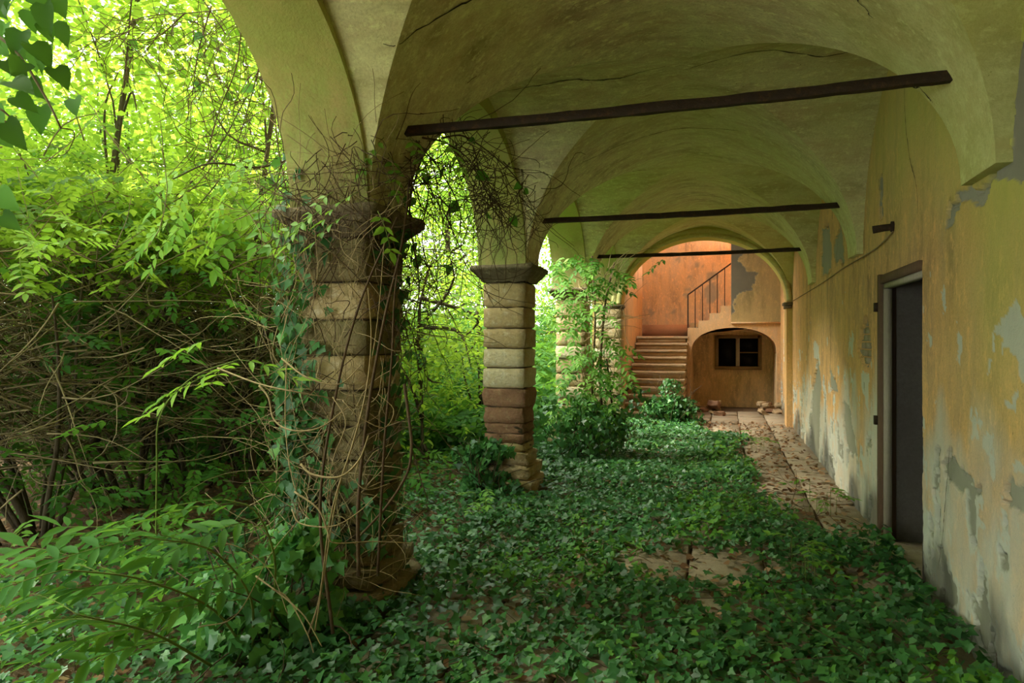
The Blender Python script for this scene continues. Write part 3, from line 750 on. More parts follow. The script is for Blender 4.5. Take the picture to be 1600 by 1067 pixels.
# ---- iron tie rods
for yp, lab in ((3.73, 'nearest and thickest looking iron tie rod across the vault'), (6.99, 'middle iron tie rod, from the bare pillar to the wall'), (10.25, 'farthest iron tie rod, in front of the end arch')):
    z_ = 2.86; r = np.random.default_rng(int(yp))
    t = thing('tie_rod', (XC, yp, z_), lab, 'tie rod', None)
    s = MB(); h = .026; n = 30; xs_ = np.linspace(-2.0, 1.075, n); rows = []
    for x in xs_:
        j = r.normal(0, .002, 4); sag = -.012 * (1 - ((x - XC) / 1.55) ** 2)
        rows.append([(x, yp - h * .8 + j[0], z_ - h + j[1] + sag), (x, yp + h * .8, z_ - h + j[2] + sag), (x, yp + h * .8, z_ + h + sag), (x, yp - h * .8 + j[0], z_ + h + j[3] + sag), (x, yp - h * .8 + j[0], z_ - h + j[1] + sag)])
    grid(s, np.array(rows)); part('bar', s, M['iron'], t)

# ---- peg and cable on the right wall
yp_, zp_ = on_wall(1396, 354)
pg = thing('wall_peg', (XW, yp_, zp_), 'short rusty iron pipe stub sticking out of the ochre wall', 'peg')
s = MB(); tube(s, [(XW + .03, yp_, zp_), (XW - .06, yp_ + .02, zp_ - .004), (XW - .13, yp_ + .04, zp_ - .012)], .026, .03, 8); part('stub', s, M['iron'], pg)
s = MB(); tube(s, [(XW + .01, yp_, zp_), (XW - .016, yp_, zp_)], .042, .042, 8); part('flange', s, M['iron'], pg)
pts = [(XW - .012, *on_wall(*p)) for p in ((1398, 362), (1375, 385), (1352, 400), (1318, 420), (1280, 446), (1238, 471))]
s = MB(); tube(s, spline(pts, 40), .006, .006, 5); tag(link('wall_cable', s.mesh('wall_cable', M['vine'])), 'thin slack cable running along the wall from the pipe stub', 'cable')

# ================================================================== the garden
def tri_fan_leaf(outline, centre):
    V = [centre] + outline; n = len(outline)
    return np.array(V, float), np.array([(0, 1 + k, 1 + (k + 1) % n) for k in range(n)])


half = [(.05, -.02), (.30, -.16), (.40, .02), (.60, .20), (.36, .38), (.22, .62)]
IVY = tri_fan_leaf([(x, y, .10 * x - .12 * y * y) for x, y in half] + [(0, 1.0, -.14)] + [(-x, y, .10 * x - .12 * y * y) for x, y in half[::-1]], (0, .22, -.03))
IVYS = (np.array([(0, -.05, 0), (.5, .12, .05), (0, 1, -.1), (-.5, .12, .05)], float), np.array([(0, 1, 2), (0, 2, 3)]))
half = []
for k in range(15):
    t_ = k / 14; yy = -.09 + 1.12 * t_ ** 1.05; ww = .47 * math.sin(math.pi * min(1, (t_ * .93 + .07)) ** .72) ** .85 * (1 - .25 * t_)
    half.append((ww * (1.0 if k % 2 else .93) + .01, yy - (.02 if k % 2 else 0)))
bcurve = lambda x, y: .20 * abs(x) - .25 * y * y + .022 * math.cos(y * 30 - abs(x) * 22)
bo = [(x, y, bcurve(x, y)) for x, y in half] + [(0, 1.14, -.40)] + [(-x, y, bcurve(x, y)) for x, y in half[::-1]]
bm2 = [(0, y, -.25 * y * y - .03) for y in (0, .25, .5, .75, 1.0)]
BV = np.array(bo + bm2, float); nb = len(bo); BF = []
near = lambda y: nb + int(min(4, max(0, round(y / .25))))
for k in range(nb - 1):
    a_, b_ = near(bo[k][1]), near(bo[k + 1][1]); BF.append((k, k + 1, b_))
    if a_ != b_: BF.append((k, b_, a_))
BROAD = (BV, np.array(BF))
LEAFLET = (np.array([(0, 0, 0), (.20, .28, .05), (.19, .58, .03), (0, 1, -.10), (-.19, .58, .03), (-.20, .28, .05), (0, .5, -.03)], float),
           np.array([(0, 1, 6), (1, 2, 6), (2, 3, 6), (3, 4, 6), (4, 5, 6), (5, 0, 6)]))
LANCE = (LEAFLET[0] * np.array((.68, 1, 1)), LEAFLET[1])
DIAM = (np.array([(0, 0, 0), (.26, .42, .05), (0, 1, -.06), (-.26, .42, .05)], float), np.array([(0, 1, 2), (0, 2, 3)]))
ROUND = (np.array([(0, 0, 0), (.34, .22, .05), (.30, .66, .02), (0, 1, -.08), (-.30, .66, .02), (-.34, .22, .05)], float), np.array([(0, 1, 2, 3), (0, 3, 4, 5)]))


def unit(v): return v / (np.linalg.norm(v, axis=-1, keepdims=True) + 1e-9)


def basis(fwd, nrm):
    y = unit(fwd); x = unit(np.cross(y, nrm)); z = np.cross(x, y); return np.stack([x, y, z], -1)


def scatter(mb, tpl, pos, fwd, nrm, scale, tone, wide=None):
    V, F = tpl; n = len(pos)
    B = basis(fwd, nrm)
    Vs = V[None] * np.asarray(scale)[:, None, None]
    W = np.einsum('nij,nkj->nki', B, Vs) + pos[:, None]
    Fn = (F[None] + (np.arange(n) * len(V))[:, None, None]).reshape(-1, F.shape[1])
    mb.add(W.reshape(-1, 3), Fn, np.repeat(tone, len(V)))


def mat4(pos, fwd, nrm, s):
    B = basis(np.asarray(fwd, float)[None], np.asarray(nrm, float)[None])[0] * s
    m = Matrix(((B[0, 0], B[0, 1], B[0, 2], pos[0]), (B[1, 0], B[1, 1], B[1, 2], pos[1]), (B[2, 0], B[2, 1], B[2, 2], pos[2]), (0, 0, 0, 1)))
    return m


def leaf_obj(name, tpl, mat, tone):
    mb = MB(); mb.add(tpl[0], tpl[1], tone); return mb.mesh(name, mat)


def project(P):
    d = -ST * P[:, 0] + CT * P[:, 1]; l = CT * P[:, 0] + ST * P[:, 1]
    d = np.maximum(d, .05)
    return 800 + FPX * l / d, HOR - FPX * (P[:, 2] - CAMZ) / d, d


def place_leaves(root, tpl, mat, pos, fwd, nrm, sc, tone, nmax, name='leaf', stuff_name='foliage', small=None):
    """the nmax leaves that show largest become parts, the rest one stuff part"""
    px, py, d = project(pos); vis = (px > -10) & (px < 1610) & (py > 0) & (py < 1075)
    order = np.argsort(-(sc / d) * vis); pick = order[:nmax]
    ms = [leaf_obj(name, tpl, mat, t) for t in (.2, .4, .6, .85)]
    for k in pick:
        o = link(name, ms[min(3, int(tone[k] * 4))], root); o.matrix_basis = mat4(pos[k], fwd[k], nrm[k], sc[k])
    rest = np.ones(len(pos), bool); rest[pick] = False
    mb = MB()
    if small is None: scatter(mb, tpl, pos[rest], fwd[rest], nrm[rest], sc[rest], tone[rest])
    else:
        far = rest & (d > small[1]); near = rest & ~far
        if near.any(): scatter(mb, tpl, pos[near], fwd[near], nrm[near], sc[near], tone[near])
        if far.any(): scatter(mb, small[0], pos[far], fwd[far], nrm[far], sc[far], tone[far])
    part(stuff_name, mb, mat, root, kind='stuff')


def rnd(n, s=1.0): return rng.normal(0, s, (n, 3))


# ---- ivy carpet
def bare(x, y):
    """share of bare ground: path by the wall far back, a slab patch, a litter patch by the near pillar"""
    path = np.clip((x - (.15 + .35 * (fbm(y * .8, x * 0 + 3) - .5) * 2 + np.clip((7.5 - y) * .35, 0, 2))) / .25, 0, 1) * (y > 5.8)
    far = np.clip((y - 11.2) / .8, 0, 1) * np.clip((x + .55) / .3, 0, 1)
    slab = np.exp(-(((x + .18) / .62) ** 2 + ((y - (4.98 + .25 * x)) / .40) ** 2) ** 2)
    lit = .8 * np.exp(-(((x + 1.35) / .35) ** 2 + ((y - 3.6) / .40) ** 2))
    return np.clip(path + far + slab + lit, 0, 1)


n = 40000
x = rng.uniform(-1.98, 1.17, n); y = 1.6 + 11.9 * rng.random(n) ** 1.15
keep = rng.random(n) > bare(x, y) * 1.0; x, y = x[keep], y[keep]
n2 = 19000
xg = rng.uniform(-4.6, -1.9, n2); yg = rng.uniform(1.4, 13.2, n2)
kg = rng.random(n2) < np.clip(1.35 - (-2.2 - xg) / 2.3 + (fbm(xg * 1.5, yg * 1.5) - .5) * 1.6, 0.03, 1)
kg &= ~((abs(xg - PX) < .26) & (np.min(abs(yg[:, None] - np.array(PY)[None]), 1) < .27))
x = np.concatenate([x, xg[kg]]); y = np.concatenate([y, yg[kg]])
gaps = fbm(x * 2.2, y * 2.2, 4)
keep = rng.random(len(x)) < np.clip((gaps - .22) / .2, .25, 1); x, y = x[keep], y[keep]
mound = (1 - .75 * np.exp(-((x + .15) / 1.0) ** 2 - ((y - 4.5) / .7) ** 2)) * .16 * fbm(x * 1.7 + 60, y * 1.7, 3) + .10 * np.exp(-((x - 1.1) / .25) ** 2)
z = np.where(x < -2.4, ground_z(x, y), 0) + .02 + mound * np.sqrt(rng.random(len(x)))
pos = np.stack([x, y, z], 1); n = len(x)
nrm = unit(np.array((-.15, -.25, 1.0)) + rnd(n, .38)); fwd = unit(rnd(n) * np.array((1, 1, .25)) + np.array((0, -.35, -.25)))
sc = rng.uniform(.032, .064, n) * (1 + .25 * (y > 8)); tone = np.clip(rng.beta(2, 3, n) + .25 * (fbm(x * 1.2 + 5, y * 1.2) - .5), 0, 1)
ivy = thing('ivy_carpet', (0, 5, 0), 'dark green ivy spreading over the arcade floor and pillar feet', 'ivy')
fresh = (fbm(x * .9 + 44, y * .9) > .60) & (rng.random(n) < .5) | (rng.random(n) < .05)
place_leaves(ivy, IVY, M['ivy'], pos[~fresh], fwd[~fresh], nrm[~fresh], sc[~fresh], tone[~fresh], 260, small=(IVY, 99))
place_leaves(ivy, IVY, M['ivyfresh'], pos[fresh], fwd[fresh], nrm[fresh], sc[fresh] * .9, tone[fresh], 40, stuff_name='fresh_foliage', small=(IVY, 99))
mb = MB()
for k in range(420):
    p = np.array((rng.uniform(-3.2, 1.1), rng.uniform(2, 8), rng.uniform(.01, .08))); tube(mb, walk(p, rnd(1)[0] * (1, 1, .05), rng.uniform(.2, .6), 6, .5), .003, .0015, 3)
part('runner', mb, M['vine_dark'], ivy, kind='stuff')

# ---- dead leaves
mb = MB(); n = 22000
x = np.concatenate([rng.uniform(-11, -2.4, 18000), rng.uniform(-1.9, 1.15, 4000)]); y = np.concatenate([rng.uniform(1.5, 15, 18000), rng.uniform(2, 13.6, 4000)])
z = np.where(x < -2.4, ground_z(x, y) + .012, .014) + .02 * rng.random(n)
scatter(mb, ROUND, np.stack([x, y, z], 1), rnd(n) * (1, 1, .2), unit(rnd(n, .4) + (0, 0, 1)), rng.uniform(.03, .075, n), rng.random(n))
tag(link('leaf_litter', mb.mesh('leaf_litter', M['litter'])), 'brown dead leaves strewn over the paving and forest soil', 'leaf litter', None, 'stuff')


# ---- fronds: pinnate leaves
def frond_data(nl, L, ll, droop=.25, terminal=True):
    """leaflet (pos, fwd, nrm, size) along a rachis that runs +Y and droops"""
    t = np.linspace(0, 1, 12); R = np.stack([0 * t, L * t, -droop * L * t ** 2], 1)
    out = []
    for k in range(nl):
        tk = .22 + .74 * k / (nl - 1); p = np.array((0, L * tk, -droop * L * tk ** 2)); s = ll * (1 - .35 * abs(tk - .5))
        for sg in (-1, 1): out.append((p, np.array((sg * 1.0, .55, -.22)), np.array((-sg * .12, .1, 1)), s))
    if terminal: out.append((R[-1], np.array((0, 1, -.5 * droop)), np.array((0, .3, 1.0)), ll * 1.1))
    return R, out


def frond_tpl(nl, L, ll, droop, tpl, jitter=.15, rach=False):
    R, lv = frond_data(nl, L, ll, droop); r = np.random.default_rng(int(nl * 100 + droop * 10)); mb = MB()
    P = np.array([a for a, *_ in lv]); Fw = np.array([b for _, b, *_ in lv]) + r.normal(0, jitter, (len(lv), 3)); Nn = np.array([c for _, _, c, _ in lv]) + r.normal(0, jitter, (len(lv), 3))
    scatter(mb, tpl, P, Fw, Nn, np.array([d for *_, d in lv]), np.full(len(lv), .5))
    return np.concatenate(mb.V), np.concatenate(mb.F)


FROND_S = frond_tpl(5, 1.0, .36, .25, DIAM)
FROND_M = frond_tpl(5, 1.0, .36, .3, LEAFLET)


def near_frond(root, p, fwd, nrm, L, nl, ll, mat, tone, droop=.25, tpl=None):
    """a frond built as a part with each leaflet its own sub-part"""
    R, lv = frond_data(nl, L, ll, droop); B = basis(np.asarray(fwd, float)[None], np.asarray(nrm, float)[None])[0]
    mb = MB(); tube(mb, R @ B.T + p, .0022, .001, 4); fo = link('frond', mb.mesh('frond', M['greenstem']), root)
    lm = LM.setdefault((mat.name, round(tone, 1), tpl is None), None) or LM.__setitem__((mat.name, round(tone, 1), tpl is None), leaf_obj('leaflet', tpl or LEAFLET, mat, tone)) or LM[(mat.name, round(tone, 1), tpl is None)]
    for a, b, c, s in lv:
        o = bpy.data.objects.new('leaflet', lm); COL.objects.link(o); o.parent = fo; o.matrix_parent_inverse = Matrix.Translation(-_wloc(root))
        o.matrix_parent_inverse = Matrix.Identity(4) if False else (fo.matrix_parent_inverse.copy()).inverted() @ Matrix.Translation(-_wloc(root)) if False else Matrix.Identity(4)
        o.matrix_basis = mat4(B @ a + p, B @ (b + rng.normal(0, .12, 3)), B @ (c + rng.normal(0, .16, 3)), s * rng.uniform(.85, 1.1))


LM = {}
RV = np.array((CT, ST, 0)); FV = np.array((-ST, CT, 0)); UP = np.array((0, 0, 1.0))

# ---- sapling with long leaflets, lower left
sp = at(330, 1010, 3.4); sp[2] = 0
sap = thing('pinnate_sapling', sp, 'bright pinnate-leaved sapling leaning out low at the lower left over the ivy', 'sapling')
stems = [[(395, 1010, 3.3), (390, 930, 3.1), (330, 860, 2.9), (230, 840, 2.7)], [(380, 1010, 3.3), (330, 950, 2.9), (220, 905, 2.6), (100, 890, 2.4)], [(420, 1000, 3.4), (430, 880, 3.2), (400, 800, 3.1), (350, 780, 3.0)], [(330, 1040, 3.0), (240, 990, 2.6), (120, 960, 2.35)]]
for sN in stems:
    P = spline([at(*q) for q in sN], 14); mb = MB(); tube(mb, P, .007, .003, 5); part('stem', mb, M['greenstem'], sap)
    for k in range(7):
        p = P[4 + int(k * 9 / 6)]
        fw = -RV * rng.uniform(.55, 1.0) - FV * rng.uniform(-.5, .8) + UP * rng.uniform(-.12, .30)
        near_frond(sap, p, fw, UP + rnd(1, .16)[0] - FV * .08, rng.uniform(.36, .54), 6, rng.uniform(.11, .16), M['fresh'] if k % 2 else M['ivyfresh'], float(rng.choice([.05, .1, .2, .3, .5])), .22, LANCE)
# ---- sprig of pale leaves, and the branch of fresh fronds hanging by the arch
sg = thing('young_shoot', at(245, 770, 4.0) * (1, 1, 0), 'single thin green shoot topped by one bright drooping frond left of the near pillar', 'plant')
P = spline([at(243, 900, 4.3) * (1, 1, 0), at(245, 740, 3.9), at(250, 650, 3.7), at(300, 590, 3.6), at(372, 562, 3.6)], 18); mb = MB(); tube(mb, P, .006, .003, 5); part('stem', mb, M['greenstem'], sg)
for q, fw in ((at(300, 596, 3.6), -RV - UP * .35), (at(340, 580, 3.6), -RV * .9 - UP * .3 - FV * .4), (at(368, 566, 3.6), -RV * .6 + FV * .5 - UP * .1), (at(372, 562, 3.6), RV * .8 - UP * .05), (at(330, 530, 3.6), -RV - UP * .2)):
    near_frond(sg, q, fw, UP - FV * .15, .30, 4, .12, M['fresh'], .8, .3, LANCE)
br = thing('hanging_branch', at(350, 250, 4.6), 'branch of fresh lime green pinnate leaves hanging left of the near arch', 'branch')
P = spline([at(450, 250, 4.9), at(400, 262, 4.6), at(330, 255, 4.3), at(270, 280, 4.1)], 16); mb = MB(); tube(mb, P, .010, .004, 5); part('stem', mb, M['bark'], br)
for k in range(20):
    p = P[int(rng.integers(2, 16))] + RV * rng.normal(0, .22) - UP * rng.uniform(-.08, .42) + FV * rng.normal(0, .2)
    near_frond(br, p, -RV * rng.uniform(.2, 1) - UP * rng.uniform(.25, .8) + FV * rng.normal(0, .5), UP * .7 - FV * .7 + rnd(1, .25)[0], rng.uniform(.26, .38), 5, rng.uniform(.085, .12), M['fresh'], float(rng.choice([.5, .7, .9])), .3)
lf = thing('leafy_spray', at(40, 380, 3.6), 'spray of small yellow-green leaflets at the left edge above the thicket', 'branch')
P = spline([at(-20, 395, 3.4), at(40, 385, 3.5), at(90, 330, 3.6), at(110, 355, 3.7)], 12); mb = MB(); tube(mb, P, .005, .002, 4); part('stem', mb, M['twig'], lf)
for k in range(8):
    p = P[int(rng.integers(2, 12))] + rnd(1, .08)[0]
    near_frond(lf, p, RV * rng.uniform(-.6, 1) - UP * rng.uniform(-.1, .4) - FV * rng.uniform(-.3, .6), UP + rnd(1, .25)[0], .26, 5, .07, M['fresh'], .9, .25)
# ---- low shoots on the right, in the carpet
for (px, py, d, lab) in ((1250, 860, 4.5, 'small fresh green seedling in the ivy beside the bare slabs'), (1290, 745, 6.2, 'small leafy seedling by the wall foot beyond the doorway'), (758, 700, 6.0, 'bright fern-like seedling at the foot of the bare pillar'), (1180, 590, 9.8, 'low yellow-green plants far back in the ivy')):
    c = at(px, py, d); c[2] = 0
    t = thing('seedling', c, lab, 'plant')
    for k in range(7):
        a = rng.uniform(0, 6.28); hh = rng.uniform(.12, .3); base_ = c + np.array((math.cos(a), math.sin(a), 0)) * rng.uniform(0, .18)
        mb = MB(); tube(mb, spline([base_, base_ + UP * hh * .6, base_ + UP * hh], 6), .003, .002, 3); part('stem', mb, M['greenstem'], t)
        near_frond(t, base_ + UP * hh, np.array((math.cos(a), math.sin(a), .1)), UP, .2, 4, .075, M['ivyfresh'], .8, .3)

# ---- broad leaves close by, upper left
bl = thing('broadleaf_branch', at(60, 110, 2.2), 'branch of large dark toothed leaves close by in the top left corner', 'branch')
P1 = spline([at(-60, 20, 2.3), at(20, 75, 2.2), at(70, 150, 2.15), at(95, 200, 2.1)], 14); P2 = spline([at(-60, 150, 2.1), at(0, 170, 2.1), at(30, 200, 2.1)], 8)
P3 = spline([at(95, 200, 2.1), at(115, 205, 2.12), at(112, 225, 2.12), at(90, 245, 2.15), at(0, 250, 2.2)], 14)
for P, r_ in ((P1, .006), (P2, .005), (P3, .002)): mb = MB(); tube(mb, P, r_, r_ * .5, 5); part('twig', mb, M['twig'], bl)
spots = [(28, 28), (58, 40), (20, 60), (45, 72), (78, 62), (8, 90), (40, 95), (62, 92), (95, 60), (20, 118), (48, 120), (68, 105), (98, 130), (85, 95), (12, 150), (30, 150), (-5, 120), (5, 190), (75, 190), (128, 178), (20, 215), (-5, 225), (0, 60), (60, 12), (80, 30), (-10, 20), (5, 10), (30, 5), (100, 20), (10, 325), (15, 360), (-5, 345), (35, 175), (-15, 175), (55, 150)]
blm = [leaf_obj('leaf', BROAD, M['shade'], t) for t in (.4, .7, .95)]
for (px, py) in spots:
    p = at(px - 12, py - 24, rng.uniform(2.0, 2.5)); o = link('leaf', blm[int(rng.integers(3))], bl)
    o.matrix_basis = mat4(p, RV * rng.uniform(-.2, .9) - UP * rng.uniform(.3, .9) - FV * rng.uniform(0, .4), UP * .65 - FV * .8 + rnd(1, .3)[0], rng.uniform(.065, .098))

# ---- ivy and vines on the near pillar
pv = thing('climbing_ivy', (PX, 3.45, 0), 'ivy and tan woody vines climbing the nearest pillar', 'ivy')
L_ = []
for k in range(1500):
    u = rng.random(); zz = rng.uniform(0, 3.0)
    dens = np.clip(1.15 - zz / 2.6, .12, 1)
    if u < .50:   # front face, mostly its left half
        xx = PX - PH - .10 + abs(rng.normal(0, .15)) + .04 * rng.random(); 
        if zz < .8 and rng.random() < .5: xx = rng.uniform(PX - PH - .05, PX + PH + .1)
        if rng.random() > dens: continue
        p = (xx, 3.73 - PH - .02 - abs(rng.normal(0, .05)) - (.12 if zz < .3 else 0), zz); fw = (rng.normal(0, .4), -.25, -1); nn = (rng.normal(-.15, .35), -1, .35)
    elif u < .93:  # left face
        if rng.random() > dens * 1.15: continue
        p = (PX - PH - .03 - abs(rng.normal(0, .10)), rng.uniform(3.4, 4.0), zz * .9); fw = (-.2, rng.normal(0, .4), -1); nn = (-.8, -.6 + rng.normal(0, .3), .4)
    else:          # right face, scattered
        p = (PX + PH + .02 + abs(rng.normal(0, .03)), rng.uniform(3.5, 3.96), zz * .8); fw = (.1, rng.normal(0, .4), -1); nn = (1, -.3, .3)
    L_.append((p, fw, nn))
pos = np.array([a for a, *_ in L_]); fwd = np.array([b for _, b, _ in L_]) + rnd(len(L_), .2); nrm = np.array([c for *_, c in L_]) + rnd(len(L_), .25)
place_leaves(pv, IVY, M['ivy'], pos, fwd, nrm, rng.uniform(.05, .085, len(pos)), np.clip(rng.beta(1.5, 3.6, len(pos)), 0, 1), 240)
VINES = [([(482, 990, 3.25), (500, 930, 3.2), (518, 800, 3.15), (552, 690, 3.2), (572, 610, 3.3), (580, 530, 3.38), (575, 450, 3.42)], .007), ([(492, 985, 3.2), (506, 900, 3.2), (528, 770, 3.2), (566, 640, 3.3), (590, 500, 3.4), (600, 380, 3.5)], .005),
         ([(470, 725, 3.15), (488, 741, 3.12), (530, 745, 3.1), (560, 720, 3.15), (576, 680, 3.25)], .008), ([(340, 575, 3.5), (400, 598, 3.35), (450, 610, 3.25), (520, 622, 3.35)], .006), ([(405, 602, 3.3), (420, 622, 3.28), (428, 655, 3.25), (455, 672, 3.2), (500, 668, 3.2), (545, 635, 3.3)], .007),
         ([(460, 768, 3.15), (497, 795, 3.12), (512, 830, 3.1), (522, 848, 3.1), (580, 846, 3.2), (640, 848, 3.3)], .006), ([(456, 796, 3.2), (470, 818, 3.15), (520, 822, 3.1), (560, 800, 3.15), (590, 772, 3.3)], .005), ([(400, 900, 3.2), (440, 930, 3.1), (475, 962, 3.05), (503, 1010, 3.0)], .006), ([(425, 920, 3.1), (450, 935, 3.1), (480, 990, 3.0), (490, 1020, 3.0)], .005),
         ([(448, 560, 3.4), (446, 660, 3.3), (455, 740, 3.2), (475, 800, 3.15)], .004), ([(535, 625, 3.25), (560, 650, 3.25), (600, 668, 3.3), (615, 640, 3.4), (590, 615, 3.4)], .004), ([(560, 720, 3.2), (556, 750, 3.2), (575, 765, 3.2), (610, 755, 3.3)], .004), ([(440, 560, 3.4), (480, 590, 3.3), (530, 600, 3.3), (565, 570, 3.4)], .006), ([(520, 620, 3.3), (540, 660, 3.25), (520, 720, 3.2), (510, 790, 3.2)], .004),
         ([(300, 860, 3.2), (360, 850, 3.1), (420, 890, 3.1), (450, 960, 3.0)], .004), ([(310, 980, 3.0), (370, 960, 3.0), (420, 870, 3.2), (460, 820, 3.3)], .004)]
for q, r_ in VINES: mb = MB(); tube(mb, spline([at(*a) for a in q], 30), r_ * .8, r_ * .4, 5); part('vine_stem', mb, M['vine'], pv)
DARKV = [([(632, 600, 3.8), (640, 660, 3.75), (643, 700, 3.7), (636, 740, 3.7), (605, 790, 3.6), (560, 840, 3.45)], .010), ([(560, 900, 3.3), (560, 780, 3.4), (575, 640, 3.5), (600, 500, 3.6), (628, 380, 3.8), (640, 280, 4.0)], .011), ([(590, 900, 3.4), (600, 700, 3.5), (612, 560, 3.6), (620, 430, 3.8), (655, 220, 4.1)], .008), ([(643, 700, 3.7), (655, 740, 3.7), (668, 780, 3.7)], .004), ([(520, 990, 3.2), (500, 800, 3.35), (520, 640, 3.45), (560, 480, 3.5), (620, 340, 3.7)], .009)]
for q, r_ in DARKV: mb = MB(); tube(mb, spline([at(*a) for a in q], 30), r_, r_ * .6, 5); part('vine_stem', mb, M['vine_dark'], pv, label='dark bark-brown vine stem')
mb = MB()
for k in range(330):
    p = np.array((rng.uniform(PX - .33, PX + .27), 3.73 - PH - rng.uniform(.02, .16), rng.uniform(.1, 2.7))); tube(mb, walk(p, (rng.normal(0, .6), rng.normal(0, .15), rng.normal(.2, 1)), rng.uniform(.25, .8), 10, 1.2), .0026, .0014, 3)
for k in range(60):
    p = np.array((PX + PH + .03, rng.uniform(3.5, 3.95), rng.uniform(.2, 2.7))); tube(mb, walk(p, (.1, rng.normal(0, .4), rng.normal(.2, 1)), rng.uniform(.25, .7), 8, .5), .0026, .0014, 3)
part('twigs', mb, M['vine'], pv, kind='stuff')
mb = MB()
for k in range(260):
    a = rng.uniform(-.34, .34); top_ = rng.random() < .6
    p = np.array((PX + a, 3.73 - PH - rng.uniform(.03, .2), rng.uniform(2.05, 2.75) if top_ else rng.uniform(.2, 2.2))) if k % 3 else np.array((PX + PH + rng.uniform(.02, .16), rng.uniform(3.5, 4.0), rng.uniform(1.6, 2.8)))
    tube(mb, walk(p, (rng.normal(0, .7), rng.normal(0, .2), rng.normal(0, .8)), rng.uniform(.25, .7), 10, 1.2), .0032, .0015, 3)
part('dark_twigs', mb, M['vine_dark'], pv, kind='stuff')
# leaves of the wisteria at the impost
for (px, py, d, a) in ((560, 300, 3.5, -1), (545, 335, 3.45, -1), (500, 330, 3.4, -.7), (600, 215, 3.9, -.4), (640, 215, 3.9, .3), (610, 245, 3.9, .2), (690, 215, 3.9, .5), (520, 300, 3.5, -.6), (590, 330, 3.45, .3), (480, 345, 3.4, -1)):
    near_frond(pv, at(px, py, d), RV * a - UP * .45 - FV * .3, UP - FV * .4 + rnd(1, .2)[0], .22, 4, .075, M['fresh'], .6, .35)


def tangle(name, c, label, pts, nst, ntw, mat, leaves=0, spread_=1.0, down=.6):
    t = thing(name, c, label, 'vine'); r = rng
    for q in pts: mb = MB(); tube(mb, spline([at(*a) for a in q], 24), .006, .003, 4); part('vine_stem', mb, mat, t)
    mb = MB()
    for k in range(ntw):
        q = pts[int(r.integers(len(pts)))]; a = spline([at(*v) for v in q], 20)[int(r.integers(2, 20))]
        tube(mb, walk(a + r.normal(0, .06 * spread_, 3), (r.normal(0, .7), r.normal(0, .5), -down + r.normal(0, .5)), r.uniform(.25, .75) * spread_, 11, 1.5), .0034, .0015, 3)
    part('twigs', mb, mat, t, kind='stuff')
    if leaves:
        for k in range(leaves):
            q = pts[int(r.integers(len(pts)))]; a = spline([at(*v) for v in q], 20)[int(r.integers(4, 20))]
            o = link('leaf', LM.setdefault(('tl', k % 3), leaf_obj('leaf', BROAD, M['shade'], .2 + .3 * (k % 3))), t); o.matrix_basis = mat4(a, rnd(1)[0] * (1, 1, .3) - UP * .8, rnd(1, .4)[0] - FV + UP * .4, r.uniform(.06, .10))


tangle('vine_tangle', at(700, 230, 4.4), 'brown leafless vine tangle hanging from the nearest tie rod beside the pillar',
       [[(660, 215, 4.1), (700, 225, 4.3), (740, 260, 4.6), (760, 330, 4.8)], [(655, 230, 4.1), (670, 290, 4.3), (660, 380, 4.4), (690, 470, 4.5)], [(690, 215, 4.2), (730, 215, 4.5), (790, 260, 4.9), (820, 300, 5.0), (840, 350, 5.4)], [(650, 220, 4.1), (690, 270, 4.4), (720, 340, 4.6), (700, 430, 4.6)], [(660, 240, 4.2), (640, 330, 4.2), (655, 450, 4.4), (640, 520, 4.3)], [(740, 230, 4.6), (760, 300, 4.8), (800, 340, 5.0)]], 6, 330, M['vine_dark'], 16)
tangle('arch_creeper', at(420, 60, 4.6), 'bare brown creeper trailing outside the near arch at the top',
       [[(470, 0, 4.6), (400, 10, 4.7), (300, 20, 4.8), (215, 30, 5.0), (120, 80, 5.2)], [(420, 0, 4.6), (410, 80, 4.7), (390, 160, 4.8), (360, 260, 4.9)], [(380, 5, 4.7), (370, 100, 4.8), (340, 180, 4.9), (320, 250, 5.0)], [(440, 90, 4.6), (430, 180, 4.6), (440, 260, 4.6), (455, 330, 4.5)], [(330, 10, 4.9), (310, 80, 5.0), (300, 150, 5.0)], [(290, 20, 5), (240, 60, 5.1), (180, 60, 5.2)]], 6, 300, M['vine_dark'], 8)
# ---- wisteria on the third pillar, ivy mounds there and at the stair foot
wi = thing('climbing_wisteria', (PX + .3, 9.8, 0), 'wisteria with pinnate leaves climbing the third pillar', 'climber')
for q in ([(930, 690, 9.2), (925, 600, 9.3), (930, 500, 9.5), (925, 400, 9.7)], [(945, 690, 9.1), (938, 590, 9.2), (945, 480, 9.3), (960, 410, 9.4)], [(975, 690, 9.3), (958, 640, 9.2), (948, 560, 9.2)], [(990, 600, 9.2), (960, 620, 9.2), (940, 600, 9.2)]):
    mb = MB(); tube(mb, spline([at(*a) for a in q], 20), .022, .012, 5); part('vine_stem', mb, M['vine_dark'], wi)
mb = MB()
for k in range(130): tube(mb, walk(at(rng.normal(938, 16), rng.uniform(420, 680), rng.uniform(9.0, 9.5)), (rng.normal(0, .7), -.2, rng.normal(0, .8)), rng.uniform(.3, .9), 7, .6), .006, .003, 3)
part('twigs', mb, M['vine'], wi, kind='stuff')
V, F = FROND_M; fms = []
for t in (.3, .6, .9): mb = MB(); mb.add(V, F, t); fms.append(mb.mesh('frond', M['ivyfresh']))
for k in range(150):
    py = rng.uniform(395, 650); px = rng.normal(912, 38) if py < 520 else rng.normal(922, 24)
    o = link('frond', fms[int(rng.integers(3))], wi); a = rng.uniform(0, 6.28)
    o.matrix_basis = mat4(at(px, py, rng.uniform(8.6, 9.5)), np.array((math.cos(a), -abs(math.sin(a)) * .8, -.35)), (rng.normal(0, .25), -.35, 1), rng.uniform(.20, .33))


